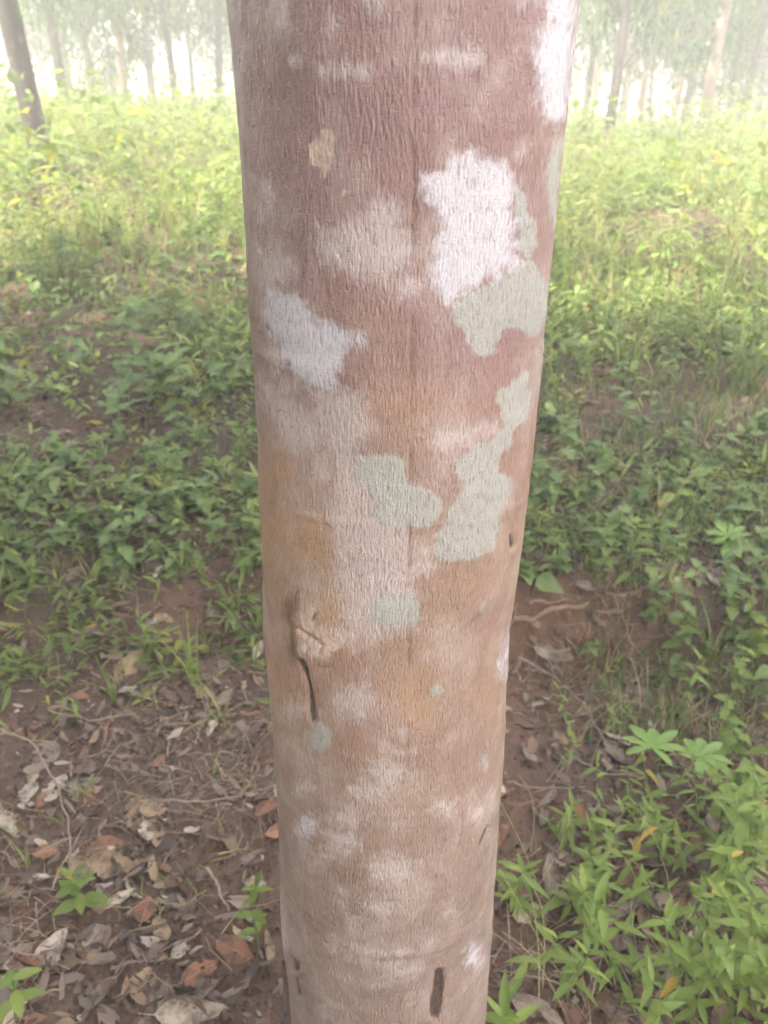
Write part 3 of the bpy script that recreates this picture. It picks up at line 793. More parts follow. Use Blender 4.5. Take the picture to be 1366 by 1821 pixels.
def grass(n, y0, y1, H, W, dens, lo, hi, tuft=9, power=1.0, dry=.15):
    x, y = scatter(n, y0, y1, power)
    k = rng.random(len(x)) < dens(x, y); x, y = x[k], y[k]; n = len(x)
    idx = np.repeat(np.arange(n), tuft); N = len(idx)
    xx = x[idx] + rng.normal(0, .03, N); yy = y[idx] + rng.normal(0, .03, N)
    pos = np.stack([xx, yy, ground_z(xx, yy) - .005], 1)
    c = green(n, lo, hi, 0)[idx] * rng.uniform(.8, 1.25, (N, 1))
    c = np.where(rng.random((N, 1)) < dry, np.array([[.36, .29, .16]]) * rng.uniform(.7, 1.2, (N, 1)), c)
    h = H * rng.uniform(.4, 1.3, N) * (0.7 + 0.6 * rng.random(n))[idx]
    return blades(pos, rng.random(N) * 6.283, rng.uniform(.2, 1.1, N), h, W * rng.uniform(.6, 1.4, N), c)
def d_grass(x, y):
    g = vnoise(x * 1.1 + 50, y * 1.1 + 8, 73)
    return sstep(.35, .75, g + .12 * sstep(0, 1.5, x))
parts = [grass(2600, 3.2, 9.0, .30, .010, d_grass, (.14, .21, .05), (.24, .29, .08), 9),
         grass(900, 3.4, 12.0, .55, .006, d_grass, (.24, .24, .10), (.32, .29, .14), 4, dry=.6),
         grass(1500, 8.0, 16.0, .42, .014, d_grass, (.14, .21, .05), (.24, .29, .08), 9),
         grass(2000, 1.5, 3.6, .13, .005, d_grass, (.09, .16, .04), (.15, .21, .06), 8, dry=.3)]
build_mass('grass', 'thin green and straw grass growing through the undergrowth on the slope', 'grass', parts, M['mass'])

# thicket of thin saplings at the far edge of the slope
bag = Bag(); tp_ = []
q = np.random.default_rng(9)
for k in range(170):
    y = q.uniform(15.5, 24); x = q.uniform(-.6, .6) * y
    if x < 0 and q.random() < .45: continue
    h = q.uniform(.9, 2.6); z = float(ground_z(x, y)); a = q.random() * 6.28; ln = q.uniform(0, .7)
    pts = np.array([[x + math.cos(a) * ln * h * s ** 1.5, y + math.sin(a) * ln * h * s ** 1.5, z + h * s] for s in np.linspace(0, 1, 5)])
    bag.add(*tube(pts, np.linspace(.014, .004, 5), 4))
    for s in range(q.integers(4, 26)): tp_.append(pts[q.integers(1, 5)] + q.normal(0, .16, 3))
o = obj('thicket_stems', bag.mesh('thicket_stems'), M['bark_pale'], kind='stuff'); tag(o, 'thin pale sapling stems crossing behind the slope', 'thicket')
tp_ = np.array(tp_); n = len(tp_)
V, Fl, C = leaf_cloud(tp_, rng.random(n) * 6.28, rng.normal(-.3, .5, n), rng.normal(0, .5, n), rng.uniform(.07, .15, n), rng.uniform(.03, .06, n), green(n, (.06, .12, .03), (.13, .2, .05)))
o = obj('thicket_leaves', mesh_np('thicket_leaves', V, Fl, attrs={'col': C}, smooth=False), M['mass'], kind='stuff'); tag(o, 'sparse leaves of the saplings behind the slope', 'thicket')

# ------------------------------------------------------------------ fine litter (uncountable)
def litter_cloud(pos, az, pitch, roll, L, W, colr, curl):
    """curled dry fragments, 3 x 5 vertices each"""
    n = len(pos)
    t = np.array([0, .2, .5, .8, 1.0]); w = np.array([.25, .85, 1.0, .75, .12]); sd = np.array([-1, 0, 1.0])
    T = np.repeat(t, 3); Wd = np.repeat(w, 3); S = np.tile(sd, 5)
    jit = rng.normal(0, .20, (n, 15))
    tpl = np.stack([(T[None] - .5 + jit * .5) * L[:, None], .5 * (S * Wd)[None] * W[:, None] * (1 + jit), curl[:, None] * W[:, None] * (S ** 2 * Wd)[None] * .5 + rng.normal(0, .5, (n, 1)) * L[:, None] * ((T - .5) ** 2)[None] + jit * .15 * W[:, None]], -1)
    ca, sa = np.cos(az)[:, None], np.sin(az)[:, None]; cp, sp = np.cos(pitch)[:, None], np.sin(pitch)[:, None]; cr, sr = np.cos(roll)[:, None], np.sin(roll)[:, None]
    x, y, z = tpl[..., 0], tpl[..., 1], tpl[..., 2]
    y, z = y * cr - z * sr, y * sr + z * cr
    x, z = x * cp - z * sp, x * sp + z * cp
    x, y = x * ca - y * sa, x * sa + y * ca
    V = np.stack([x, y, z], -1) + pos[:, None]
    f = np.array([(k * 3 + j, (k + 1) * 3 + j, (k + 1) * 3 + j + 1, k * 3 + j + 1) for k in range(4) for j in range(2)])
    return V.reshape(-1, 3), (np.arange(n)[:, None, None] * 15 + f[None]).reshape(-1, 4), np.repeat(np.concatenate([colr, np.ones((n, 1))], 1), 15, axis=0)
n = 36000
y = .15 + 5.4 * rng.random(n) ** 1.5; x = (rng.random(n) * 2 - 1) * (.70 * y + .8)
keep = (np.hypot(x - .01, y - TD) > .16)
bare = sstep(.30, .55, vnoise(x * 1.5 + 2, y * 1.5 + 4, 74))
keep &= rng.random(n) < (.40 + .60 * bare)
# the cut face of the bank stays nearly bare on the right
fb = (y - bank_line(x)); keep &= ~((np.abs(fb - .03) < .13) & (x > .25) & (rng.random(n) < .40))
x, y = x[keep], y[keep]; n = len(x)
L = .008 + .055 * rng.random(n) ** 2.6
t = rng.random((n, 1))
c = np.where(t < .5, np.array([[.17, .125, .10]]), np.where(t < .76, np.array([[.23, .155, .105]]), np.where(t < .90, np.array([[.19, .10, .065]]), np.array([[.36, .29, .23]]))))
c = c * rng.uniform(.45, 1.35, (n, 1))
V, Fl, C = litter_cloud(np.stack([x, y, ground_z(x, y) + rng.uniform(.002, .020, n)], 1), rng.random(n) * 6.28, rng.normal(0, .30, n), rng.normal(0, .4, n), L, L * rng.uniform(.15, .6, n), c, rng.normal(.1, .6, n))
o = obj('leaf_litter', mesh_np('leaf_litter', V, Fl, attrs={'col': C}), M['litter'], kind='stuff'); tag(o, 'crumbled brown leaf litter covering the soil', 'leaf litter')
n = 18000
y = .2 + 4.6 * rng.random(n) ** 1.2; x = (rng.random(n) * 2 - 1) * (.70 * y + .7)
keep = (np.hypot(x - .01, y - TD) > .16) & (rng.random(n) < sstep(.30, .62, vnoise(x * 2.1 + 9, y * 2.1 + 1, 75)))
x, y = x[keep], y[keep]; n = len(x)
V, Fl, C = blades(np.stack([x, y, ground_z(x, y) + rng.uniform(0, .012, n)], 1), rng.random(n) * 6.28, rng.uniform(2.0, 5.0, n), rng.uniform(.012, .05, n), rng.uniform(.0014, .004, n), np.array([[.33, .25, .17]]) * rng.uniform(.45, 1.25, (n, 1)))
o = obj('straw_litter', mesh_np('straw_litter', V, Fl, attrs={'col': C}), M['litter'], kind='stuff'); tag(o, 'thin dry straw strands tangled over the litter', 'straw')
# crumbs of soil and gravel
n = 12000
y = .55 + 2.2 * rng.random(n); x = (rng.random(n) * 2 - 1) * (.55 * y + .3)
keep = np.hypot(x - .01, y - TD) > .15; x, y = x[keep], y[keep]; n = len(x)
s = rng.uniform(.002, .008, n) * (1 + 1.2 * (rng.random(n) < .05)); ctr = np.stack([x, y, ground_z(x, y) + s * .3], 1)
oct_ = np.array([[1, 0, 0], [0, 1, 0], [-1, 0, 0], [0, -1, 0], [0, 0, 1], [0, 0, -1]], float)
V = ctr[:, None] + oct_[None] * s[:, None, None] * rng.uniform(.6, 1.3, (n, 6, 1))
f = np.array([[0, 1, 4], [1, 2, 4], [2, 3, 4], [3, 0, 4], [1, 0, 5], [2, 1, 5], [3, 2, 5], [0, 3, 5]])
o = obj('soil_crumbs', mesh_np('soil_crumbs', V.reshape(-1, 3), (np.arange(n)[:, None, None] * 6 + f[None]).reshape(-1, 3), smooth=False), M['soil'], kind='stuff'); tag(o, 'loose crumbs of red soil on the ground', 'soil')

# ------------------------------------------------------------------ leaf meshes for single plants
def leaf_mesh(name, outline, seg=8, fold=.22, droop=.25, serr=0.0, wave=0.0, seed=0):
    """unit-length leaf along +x; outline(t) gives the half width; attribute luv = (along, across)"""
    q = np.random.default_rng(seed)
    ts = np.linspace(0, 1, seg + 1); V, UVs = [], []
    for k, t in enumerate(ts):
        w = outline(t) * (1 + serr * (1 if k % 2 else -1)) 
        z = -droop * t ** 1.8
        for s in (-1, -.5, 0, .5, 1):
            wz = wave * math.sin(t * 14 + s * 2 + seed) * abs(s)
            V.append((t * (1 - .15 * droop * t) + (.0), s * w, z + fold * abs(s) * w + wz * w))
            UVs.append((t, s, 0))
    Fq = [(k * 5 + j, (k + 1) * 5 + j, (k + 1) * 5 + j + 1, k * 5 + j + 1) for k in range(seg) for j in range(4)]
    return mesh_np(name, V, np.array(Fq), attrs={'luv': np.array(UVs)})
lance = lambda t: .13 * (math.sin(math.pi * min(1, t ** .75)) ** .9) * (1 - .15 * t) + .002
broad = lambda t: .34 * (math.sin(math.pi * t ** .55) ** .8) * (1 - .25 * t) + .003
oval = lambda t: .24 * (math.sin(math.pi * t ** .85) ** .75) + .003
lobe = lambda t: .15 * (math.sin(math.pi * t ** 1.35) ** .8) + .012
LM = {
 'lance': [leaf_mesh('lance_leaf', lance, 9, .25, d, 0, .15, k) for k, d in enumerate((.12, .3, .5))],
 'broad': [leaf_mesh('broad_leaf', broad, 10, .18, d, .06, .18, k) for k, d in enumerate((.1, .25, .45))],
 'oval': [leaf_mesh('oval_leaf', oval, 9, .2, d, 0, .12, k) for k, d in enumerate((.1, .25, .4))],
 'lobe': [leaf_mesh('lobe_leaf', lobe, 9, .22, d, 0, .12, k) for k, d in enumerate((.1, .22, .35))],
}
def blade_mesh(k):
    q = np.random.default_rng(k); V, UVs = [], []
    lean = (.3, .6, .95)[k % 3]
    for t in np.linspace(0, 1, 8):
        w = .016 * (1 - t ** 2.2) + .001
        for s in (-1, 0, 1):
            V.append((lean * t ** 1.7, s * w, t - .45 * lean * t ** 2.4 + abs(s) * w * .4)); UVs.append((t, s, 0))
    Fq = [(i_ * 3 + j, i_ * 3 + j + 1, (i_ + 1) * 3 + j + 1, (i_ + 1) * 3 + j) for i_ in range(7) for j in range(2)]
    return mesh_np('blade', V, np.array(Fq), attrs={'luv': np.array(UVs)})
LM['blade'] = [blade_mesh(k) for k in range(3)]
MATMESH = {}
def with_mat(me, mat):
    k = (me.name, mat.name)
    if k not in MATMESH:
        c = me.copy(); c.materials.clear(); c.materials.append(mat); MATMESH[k] = c
    return MATMESH[k]
def add_leaf(parent, me, mat, loc, az, pitch, roll, L, name='leaf'):
    o = bpy.data.objects.new(name, with_mat(me, mat)); col.objects.link(o); o.parent = parent
    o.matrix_basis = Matrix.Translation(loc) @ Matrix.Rotation(az, 4, 'Z') @ Matrix.Rotation(-pitch, 4, 'Y') @ Matrix.Rotation(roll, 4, 'X') @ Matrix.Diagonal((L, L, L, 1))
    return o
R = random.Random(17)
def stem_points(h, lean, az, n=6, wob=.04):
    pts = []; a = R.random() * 6
    for k in range(n):
        t = k / (n - 1)
        pts.append((math.cos(az) * lean * h * t ** 1.5 + wob * h * math.sin(a + 5 * t) * t, math.sin(az) * lean * h * t ** 1.5 + wob * h * math.cos(a * 1.7 + 4 * t) * t, h * t * (1 - .12 * lean * t)))
    return np.array(pts)
def along(pts, t):
    f = t * (len(pts) - 1); k = min(int(f), len(pts) - 2); return pts[k] * (1 - (f - k)) + pts[k + 1] * (f - k)
def lance_weed(P, h, n_leaf, L, label, group=None, mat='lance', shape='lance', lean=None, name='lance_leaved_weed', az=None):
    o = empty(name, P, label, 'weed', group)
    az = R.random() * 6.28 if az is None else az
    pts = stem_points(h, R.uniform(.1, .6) if lean is None else lean, az)
    obj('stem', mesh_np('stem', *tube(np.vstack([[0, 0, -.02], pts]), np.linspace(.0019, .0009, 7), 5)), M['stem'], o)
    a = R.random() * 6.28
    for k in range(n_leaf):
        t = .25 + .75 * (k + .5) / n_leaf; a += 2.6 + R.uniform(-.5, .5)
        yl = R.random() < .02
        add_leaf(o, R.choice(LM[shape]), M['yellow' if yl else mat], along(pts, t), a, R.uniform(-.1, .65), R.uniform(-.4, .4), L * R.uniform(.65, 1.15) * (1.05 - .25 * t))
    for k in range(2): add_leaf(o, LM[shape][0], M[mat], pts[-1], a + 1 + 3 * k, R.uniform(.5, 1.0), 0, L * .6)
    return o
def broad_weed(P, h, pairs, L, label, group=None, mat='broad', shape='broad', lean=None, name='broad_leaved_weed'):
    o = empty(name, P, label, 'weed', group)
    pts = stem_points(h, R.uniform(.05, .4) if lean is None else lean, R.random() * 6.28)
    obj('stem', mesh_np('stem', *tube(np.vstack([[0, 0, -.02], pts]), np.linspace(.0026, .0011, 7), 5)), M['stem'], o)
    a = R.random() * 6.28
    for k in range(pairs):
        t = .3 + .7 * (k + 1) / pairs; a += math.pi / 2 + R.uniform(-.3, .3)
        for s in (0, math.pi):
            add_leaf(o, R.choice(LM[shape]), M[mat], along(pts, t), a + s, R.uniform(-.15, .4), R.uniform(-.3, .3), L * R.uniform(.7, 1.15) * (1.1 - .4 * t))
    return o
def palmate_leaf(parent, P, az, tilt, size, n=7):
    fan = 4.2
    for k in range(n):
        u_ = k / (n - 1) - .5
        add_leaf(parent, R.choice(LM['lobe']), M['palm'], P, az + u_ * fan, tilt + R.uniform(-.12, .12), R.uniform(-.15, .15), size * (1 - 1.1 * u_ * u_) * R.uniform(.9, 1.05), 'leaflet')
def grass_tuft(P, h, n_bl, label, group=None, mat='lance'):
    o = empty('grass_tuft', P, label, 'grass tuft', group)
    for k in range(n_bl):
        add_leaf(o, R.choice(LM['blade']), M['stalk'] if R.random() < .15 else M[mat], (R.uniform(-.012, .012), R.uniform(-.012, .012), -.004), R.random() * 6.28, R.uniform(-.25, .25), 0, h * R.uniform(.5, 1.15), 'blade')
    return o

# ---- plants that stand out
P = on_ground(1168, 1375)
cas = empty('palmate_plant', P, 'bright green plant with two long-lobed hand-shaped leaves over a buff dry leaf', 'plant')
s1 = np.array([[0, 0, -.02], [-.01, -.02, .05], [-.02, -.05, .10], [-.055, -.06, .145]]); s2 = np.array([[-.01, -.02, .05], [.03, -.06, .08], [.06, -.07, .125]])
obj('stem', mesh_np('stem', *tube(s1, [.003, .003, .0025, .002], 6)), M['stem'], cas); obj('stem', mesh_np('stem', *tube(s2, [.0025, .002, .002], 6)), M['stem'], cas)
palmate_leaf(cas, s1[-1], 1.2, .18, .088, 7); palmate_leaf(cas, s2[-1], 0.2, .10, .09, 8)
P = on_ground(1287, 985)
cas = empty('palmate_plant', P, 'small hand-leaved plant on the upper ground near the right edge', 'plant')
s1 = np.array([[0, 0, -.02], [.0, -.01, .03], [-.005, -.02, .07]]); obj('stem', mesh_np('stem', *tube(s1, [.003, .0025, .002], 6)), M['stem'], cas)
palmate_leaf(cas, s1[-1], 1.5, .35, .085, 8); palmate_leaf(cas, s1[-1] - np.array([0, 0, .015]), -1.4, .1, .085, 7)
P = on_ground(948, 1062)
sp_ = empty('leaf_sprig', P, 'single broad green leaf close beside the trunk above the bank', 'plant')
s1 = np.array([[0, 0, -.02], [0, 0, .03], [.005, 0, .07]]); obj('stem', mesh_np('stem', *tube(s1, [.002, .002, .0015], 5)), M['stem'], sp_)
add_leaf(sp_, LM['broad'][1], M['broad'], s1[-1], -.6, -.15, .7, .095)
def diag(P, d, L, n_leaf, leafL, label, group=None):
    o = empty('leaning_weed', P, label, 'weed', group)
    pts = np.array([np.array(d) * L * t + np.array([0, 0, -.12 * L * t * t]) for t in np.linspace(-.03, 1, 8)])
    obj('stem', mesh_np('stem', *tube(pts, np.linspace(.0024, .0010, 8), 5)), M['stalk'], o)
    for k in range(n_leaf):
        t = .15 + .55 * k / n_leaf
        add_leaf(o, LM['oval'][k % 3], M['lance'], along(pts, t), math.atan2(d[1], d[0]) + (1 if k % 2 else -1) * R.uniform(.5, 1.0), R.uniform(0, .3), R.uniform(-.3, .3), leafL * R.uniform(.8, 1.15), 'leaf')
    return o
diag(on_ground(1125, 975), (.62, .55, .50), .62, 7, .075, 'long straw stem slanting up to the right with a few leaves')
broad_weed(on_ground(165, 700), .30, 3, .115, 'tall weed with pointed heart-shaped leaves in the dark left undergrowth', lean=.1)
broad_weed(on_ground(230, 740), .24, 2, .14, 'weed with one very large dull leaf beside the tall left weed', lean=.2)
broad_weed(on_ground(385, 745), .20, 3, .075, 'pale-leaved upright weed close to the left side of the trunk', lean=.1)
broad_weed(on_ground(60, 760), .25, 3, .11, 'big-leaved weed at the left edge in shade', lean=.2)
broad_weed(on_ground(215, 945), .10, 3, .085, 'small weed with oblong leaves above the pale curled leaves', shape='oval', mat='lance', lean=.2)
lance_weed(on_ground(150, 1620), .10, 9, .062, 'young bright weed with a rosette of pointed leaves on bare litter', shape='oval', lean=.1)
broad_weed(on_ground(30, 1821), .12, 3, .075, 'green weed cut by the bottom edge in the left corner', shape='oval', mat='lance')
lance_weed(on_ground(462, 1700), .24, 9, .048, 'thin leafy weed growing close against the left foot of the trunk', lean=.1, shape='oval')
grass_tuft(on_ground(1262, 1185), .22, 26, 'fine upright grass tuft on the right bank')
grass_tuft(on_ground(345, 1210), .20, 14, 'arching grass tuft on the left bank')
grass_tuft(on_ground(420, 1090), .14, 14, 'short grass tuft left of the trunk')

def region(n, x0, x1, y0, y1):
    return [on_ground(R.uniform(x0, x1), R.uniform(y0, y1)) for _ in range(n)]
g = 'lance-leaved weeds at the right foot of the trunk'
for P in region(16, 890, 1130, 1600, 1900): lance_weed(P, R.uniform(.08, .24), R.randint(6, 10), R.uniform(.055, .085), 'narrow-leaved green weed on the ground right of the trunk foot', g)
for P in region(14, 1000, 1180, 1470, 1640): lance_weed(P, R.uniform(.07, .18), R.randint(5, 9), R.uniform(.05, .075), 'narrow-leaved green weed on the ground right of the trunk foot', g)
g = 'lance-leaved weeds in the right corner'
for P in region(32, 1110, 1420, 1480, 1960): lance_weed(P, R.uniform(.12, .32), R.randint(10, 15), R.uniform(.048, .078), 'narrow-leaved weed in the dense right corner', g)
g = 'broad-leaved weeds in the right corner'
for P in region(8, 1200, 1440, 1500, 1960): broad_weed(P, R.uniform(.12, .26), R.randint(3, 5), R.uniform(.045, .07), 'broad-leaved weed in the dense right corner', g, mat='lance')
g = 'weeds along the right edge'
for P in region(12, 1270, 1400, 1180, 1520): broad_weed(P, R.uniform(.10, .22), R.randint(3, 4), R.uniform(.05, .08), 'leafy weed by the right edge of the bank', g, mat='lance')
for P in region(8, 1180, 1400, 1250, 1540): lance_weed(P, R.uniform(.10, .24), R.randint(7, 10), R.uniform(.05, .075), 'leafy weed by the right edge of the bank', g)
for P in region(18, 1170, 1410, 1040, 1270): broad_weed(P, R.uniform(.08, .19), R.randint(3, 4), R.uniform(.05, .08), 'leafy weed on the bank below the small hand-leaved plant', g)
for P in region(10, 1030, 1270, 1080, 1260): (lance_weed if R.random() < .5 else broad_weed)(P, R.uniform(.05, .12), 4, R.uniform(.04, .065), 'small weed rooted in the face of the red bank', g)
for P in region(12, 950, 1190, 1240, 1500): lance_weed(P, R.uniform(.05, .12), R.randint(4, 7), R.uniform(.04, .06), 'small sprouting weed in the litter below the red bank', g)
g = 'weeds on the upper ground right of the trunk'
for P in region(36, 935, 1130, 810, 1050): (lance_weed if R.random() < .6 else broad_weed)(P, R.uniform(.06, .17), R.randint(4, 7) if R.random() < .9 else 4, R.uniform(.05, .08), 'low weed above the bank right of the trunk', g)
for P in region(36, 960, 1400, 600, 880): broad_weed(P, R.uniform(.08, .22), R.randint(3, 5), R.uniform(.06, .10), 'weed of the upper ground at the foot of the slope', g)
for P in region(18, 1130, 1400, 870, 1070): broad_weed(P, R.uniform(.05, .13), R.randint(2, 4), R.uniform(.05, .075), 'low weed above the bank near the right edge', g)
g = 'weeds in the shade left of the trunk'
for P in region(46, -40, 440, 480, 800): broad_weed(P, R.uniform(.14, .34), R.randint(3, 5), R.uniform(.09, .155), 'broad-leaved weed in the shady thicket left of the trunk', g)
for P in region(44, -40, 450, 790, 1060): broad_weed(P, R.uniform(.06, .17), R.randint(2, 4), R.uniform(.06, .10), 'low weed among dry leaves left of the trunk', g)
for P in region(34, -30, 450, 960, 1300): lance_weed(P, R.uniform(.06, .14), R.randint(4, 7), R.uniform(.05, .075), 'sparse narrow-leaved weed on the left bank', g)
g = 'grass tufts round the trunk'
for P in region(24, 0, 455, 880, 1330): grass_tuft(P, R.uniform(.07, .17), R.randint(7, 12), 'sparse grass tuft on the left bank', g)
for P in region(9, 940, 1380, 860, 1130): grass_tuft(P, R.uniform(.07, .14), R.randint(7, 12), 'sparse grass tuft above the right bank', g)
for P in region(16, 0, 455, 1280, 1620): grass_tuft(P, R.uniform(.05, .11), R.randint(4, 8), 'thin grass sprout in the litter left of the trunk', g)
g = 'weeds on the slope'
for P in region(26, 990, 1400, 330, 600): broad_weed(P, R.uniform(.15, .35), R.randint(3, 5), R.uniform(.07, .12), 'leafy weed standing on the sunny right slope', g, mat='lance', shape=R.choice(['broad', 'oval']))
for P in region(22, -20, 430, 330, 520): broad_weed(P, R.uniform(.15, .35), R.randint(3, 5), R.uniform(.08, .13), 'leafy weed standing on the left slope', g, mat='broad')

# ---- straw stalks
def stalk(p0, p1, label, group, r=.0013, sag=.03):
    p0, p1 = np.array(p0), np.array(p1); o = empty('dry_stalk', p0, label, 'stalk', group)
    d = p1 - p0; sd = np.array([-d[1], d[0], 0]); sd = sd / (np.linalg.norm(sd) + 1e-6); k1 = R.uniform(-1, 1)
    pts = np.array([d * t + sd * sag * k1 * math.sin(math.pi * t) + np.array([0, 0, sag * math.sin(math.pi * t)]) for t in np.linspace(0, 1, 9)])
    obj('stem', mesh_np('stalk', *tube(pts, np.linspace(r, r * .5, 9), 5)), M['stalk'], o)
    return o
g = 'straw stalks right of the trunk'
b0 = on_ground(958, 1810); stalk(b0, b0 + np.array([-.035, .03, .30]), 'tall pale straw stalk right against the trunk foot', None)
b0 = on_ground(965, 1760); stalk(b0, b0 + np.array([-.055, .06, .26]), 'second straw stalk beside the tall one at the trunk foot', None)
for k in range(16):
    b0 = on_ground(R.uniform(930, 1380), R.uniform(1350, 1821)); stalk(b0, b0 + np.array([R.uniform(-.16, .16), R.uniform(-.05, .12), R.uniform(.1, .34)]), 'thin straw stalk among the weeds right of the trunk', g, .0011)
for k in range(10):
    b0 = on_ground(R.uniform(1000, 1380), R.uniform(700, 1100)); stalk(b0, b0 + np.array([R.uniform(-.2, .2), R.uniform(-.05, .15), R.uniform(.15, .4)]), 'thin straw stalk above the right bank', 'straw stalks above the bank', .0011)

# ------------------------------------------------------------------ dry leaves
def dry_mesh(k, torn=False):
    q = np.random.default_rng(200 + k); nu, nv = 9, 6
    curl = q.uniform(-.9, 1.1); bend = q.uniform(-.5, .5); tw = q.uniform(-.5, .5); asp = q.uniform(.30, .48)
    V, UVs = [], []
    for a in range(nu + 1):
        t = a / nu; w = asp * (math.sin(math.pi * t ** .8) ** .75) * .5 + .004
        for c_ in range(nv + 1):
            s = c_ / nv * 2 - 1
            wob = 1 + q.normal(0, .10) * (abs(s) > .9)
            yy = s * w * wob; an = curl * s * .9
            z = w * (1 - math.cos(an)) * np.sign(curl) * 1.1 + bend * (t - .5) ** 2 + tw * (t - .5) * yy + q.normal(0, .008)
            V.append((t - .5, w * wob * math.sin(an) / (abs(curl) * .9 + 1e-3) * np.sign(curl) if abs(curl) > .1 else yy, z)); UVs.append((t, s, 0))
    W_ = nv + 1
    Fq = []
    for a in range(nu):
        for c_ in range(nv):
            if torn and q.random() < .16 and (c_ in (0, nv - 1) or 3 < a < 6): continue
            Fq.append((a * W_ + c_, (a + 1) * W_ + c_, (a + 1) * W_ + c_ + 1, a * W_ + c_ + 1))
    # a petiole
    V = np.array(V); n0 = len(V)
    tv, tf = tube(np.array([V[3], V[3] + [-.10, .01, .02], V[3] + [-.22, .03, .03]]), [.008, .007, .006], 4)
    V = np.vstack([V, tv]); UVs += [(0, 0, 0)] * len(tv)
    return mesh_np('dry_leaf', V, np.vstack([np.array(Fq), tf + n0]), attrs={'luv': np.array(UVs)})
DM = [dry_mesh(k, k % 3 == 2) for k in range(14)]
FLAT = min((k for k in range(14) if k % 3 != 2), key=lambda k: max(v.co.z for v in DM[k].vertices) - min(v.co.z for v in DM[k].vertices))
def dry_leaf(P, L, mat, az, tilt, roll, label, group=None, lift=.012, k=None):
    me = with_mat(DM[R.randrange(len(DM)) if k is None else k], M[mat])
    o = bpy.data.objects.new('dry_leaf', me); col.objects.link(o)
    o.matrix_basis = Matrix.Translation(Vector(P) + Vector((0, 0, lift))) @ Matrix.Rotation(az, 4, 'Z') @ Matrix.Rotation(tilt, 4, 'Y') @ Matrix.Rotation(roll, 4, 'X') @ Matrix.Diagonal((L, L * R.uniform(1.0, 1.35), L, 1))
    return tag(o, label, 'dry leaf', group)
for (px, py, L, mt, az, ti, ro, lb) in [
 (265, 1485, .085, 'dry_pale', 1.9, .25, .5, 'pale oval dry leaf with a hole on the dark litter left of the trunk'),
 (1105, 1325, .12, 'dry_pale', -.5, .15, -.5, 'large buff dry leaf under the bright hand-leaved plant'),
 (345, 1812, .14, 'dry_pale', .1, .02, .10, 'long cream dry leaf cut by the bottom edge'),
 (222, 1040, .085, 'dry_pale', 1.3, -.6, .6, 'whitish curled dry leaf standing on the left bank'),
 (130, 1030, .09, 'dry_grey', .6, -.3, .5, 'grey crumpled dry leaf left of the whitish curled one'),
 (235, 1190, .13, 'dry_tan', .9, -.4, .6, 'large buff lobed dry leaf on the left bank'),
 (150, 1135, .10, 'dry_grey', .4, -.2, .6, 'long greyish dry leaf slanting on the left bank'),
 (985, 1170, .13, 'dry_grey', -.2, .2, .6, 'large grey-brown dry leaf against the red bank by the trunk'),
 (975, 1565, .10, 'dry_grey', 1.4, -.3, .4, 'grey dry leaf standing up among weeds right of the trunk'),
 (262, 1625, .07, 'dry_rust', 1.6, .1, .2, 'orange-brown oval dry leaf on the left soil'),
 (95, 1700, .095, 'dry_pale', 1.0, -.4, .5, 'folded pale dry leaf on the reddish soil bottom left'),
 (85, 1525, .06, 'dry_rust', .2, .1, .1, 'rusty red dry leaf left of the pale oval one'),
 (10, 1465, .06, 'dry_rust', 1.2, .2, .1, 'rusty red dry leaf at the left edge'),
 (75, 1570, .045, 'dry_pale', .1, .1, .2, 'small whitish dry leaf below the rusty one'),
 (1285, 1610, .06, 'yellow', 1.3, .7, .3, 'orange-yellow leaf among the weeds of the right corner'),
 (170, 760, .07, 'yellow', .2, .1, .3, 'yellow fallen leaf in the shade left of the trunk'),
 (1322, 1035, .10, 'dry_grey', .2, .1, .2, 'grey flat dry leaf above the bank at the right edge'),
 (1050, 1052, .10, 'dry_grey', .1, .15, .2, 'long grey dry leaf lying above the root'),
 (940, 1350, .08, 'dry_grey', 1.8, .2, .2, 'spotted grey dry leaf beside the trunk below the bank'),
 (220, 1605, .07, 'dry_pale', .8, .2, .3, 'pale crumpled dry leaf left of the orange-brown one'),
 (325, 1700, .06, 'dry_pale', 1.1, .3, .1, 'small pale torn leaf on soil bottom left'),
 (1140, 1720, .09, 'dry_grey', .5, .1, .2, 'flat grey dry leaf under the weeds at the bottom right'),
 (460, 1165, .07, 'dry_pale', 1.2, -.4, .2, 'greyish dry leaf tucked behind the left side of the trunk'),
]:
    P = on_ground(px, py); dry_leaf(P, L, mt, az, ti, ro, lb, None, .02, FLAT if L > .13 else None)
MT = ['dry_grey', 'dry_grey', 'dry_tan', 'dry_grey', 'dry_pale', 'dry_rust', 'dry_tan']
WORD = {'dry_grey': 'grey-brown', 'dry_tan': 'tan', 'dry_pale': 'pale', 'dry_rust': 'rusty'}
def spread(n, x0, x1, y0, y1, where, L0, L1, bare=.0):
    for k in range(n):
        P = on_ground(R.uniform(x0, x1), R.uniform(y0, y1))
        if math.hypot(P[0], P[1] - TD) < .17: continue
        mt = R.choice(MT); 
        dry_leaf(P, R.uniform(L0, L1), mt, R.random() * 6.28, R.gauss(0, .3), R.gauss(0, .35), f'{WORD[mt]} dry leaf {where}', f'{WORD[mt]} dry leaves {where}', R.uniform(.005, .02))
spread(85, -20, 520, 1230, 1850, 'in the litter left of the trunk foot', .045, .115)
spread(55, -20, 460, 930, 1240, 'on the left bank', .045, .09)
spread(22, -20, 440, 700, 940, 'among weeds on the upper left ground', .05, .09)
spread(70, 880, 1400, 1250, 1850, 'in the litter right of the trunk foot', .045, .095)
spread(40, 930, 1400, 760, 1060, 'above the bank right of the trunk', .05, .10)

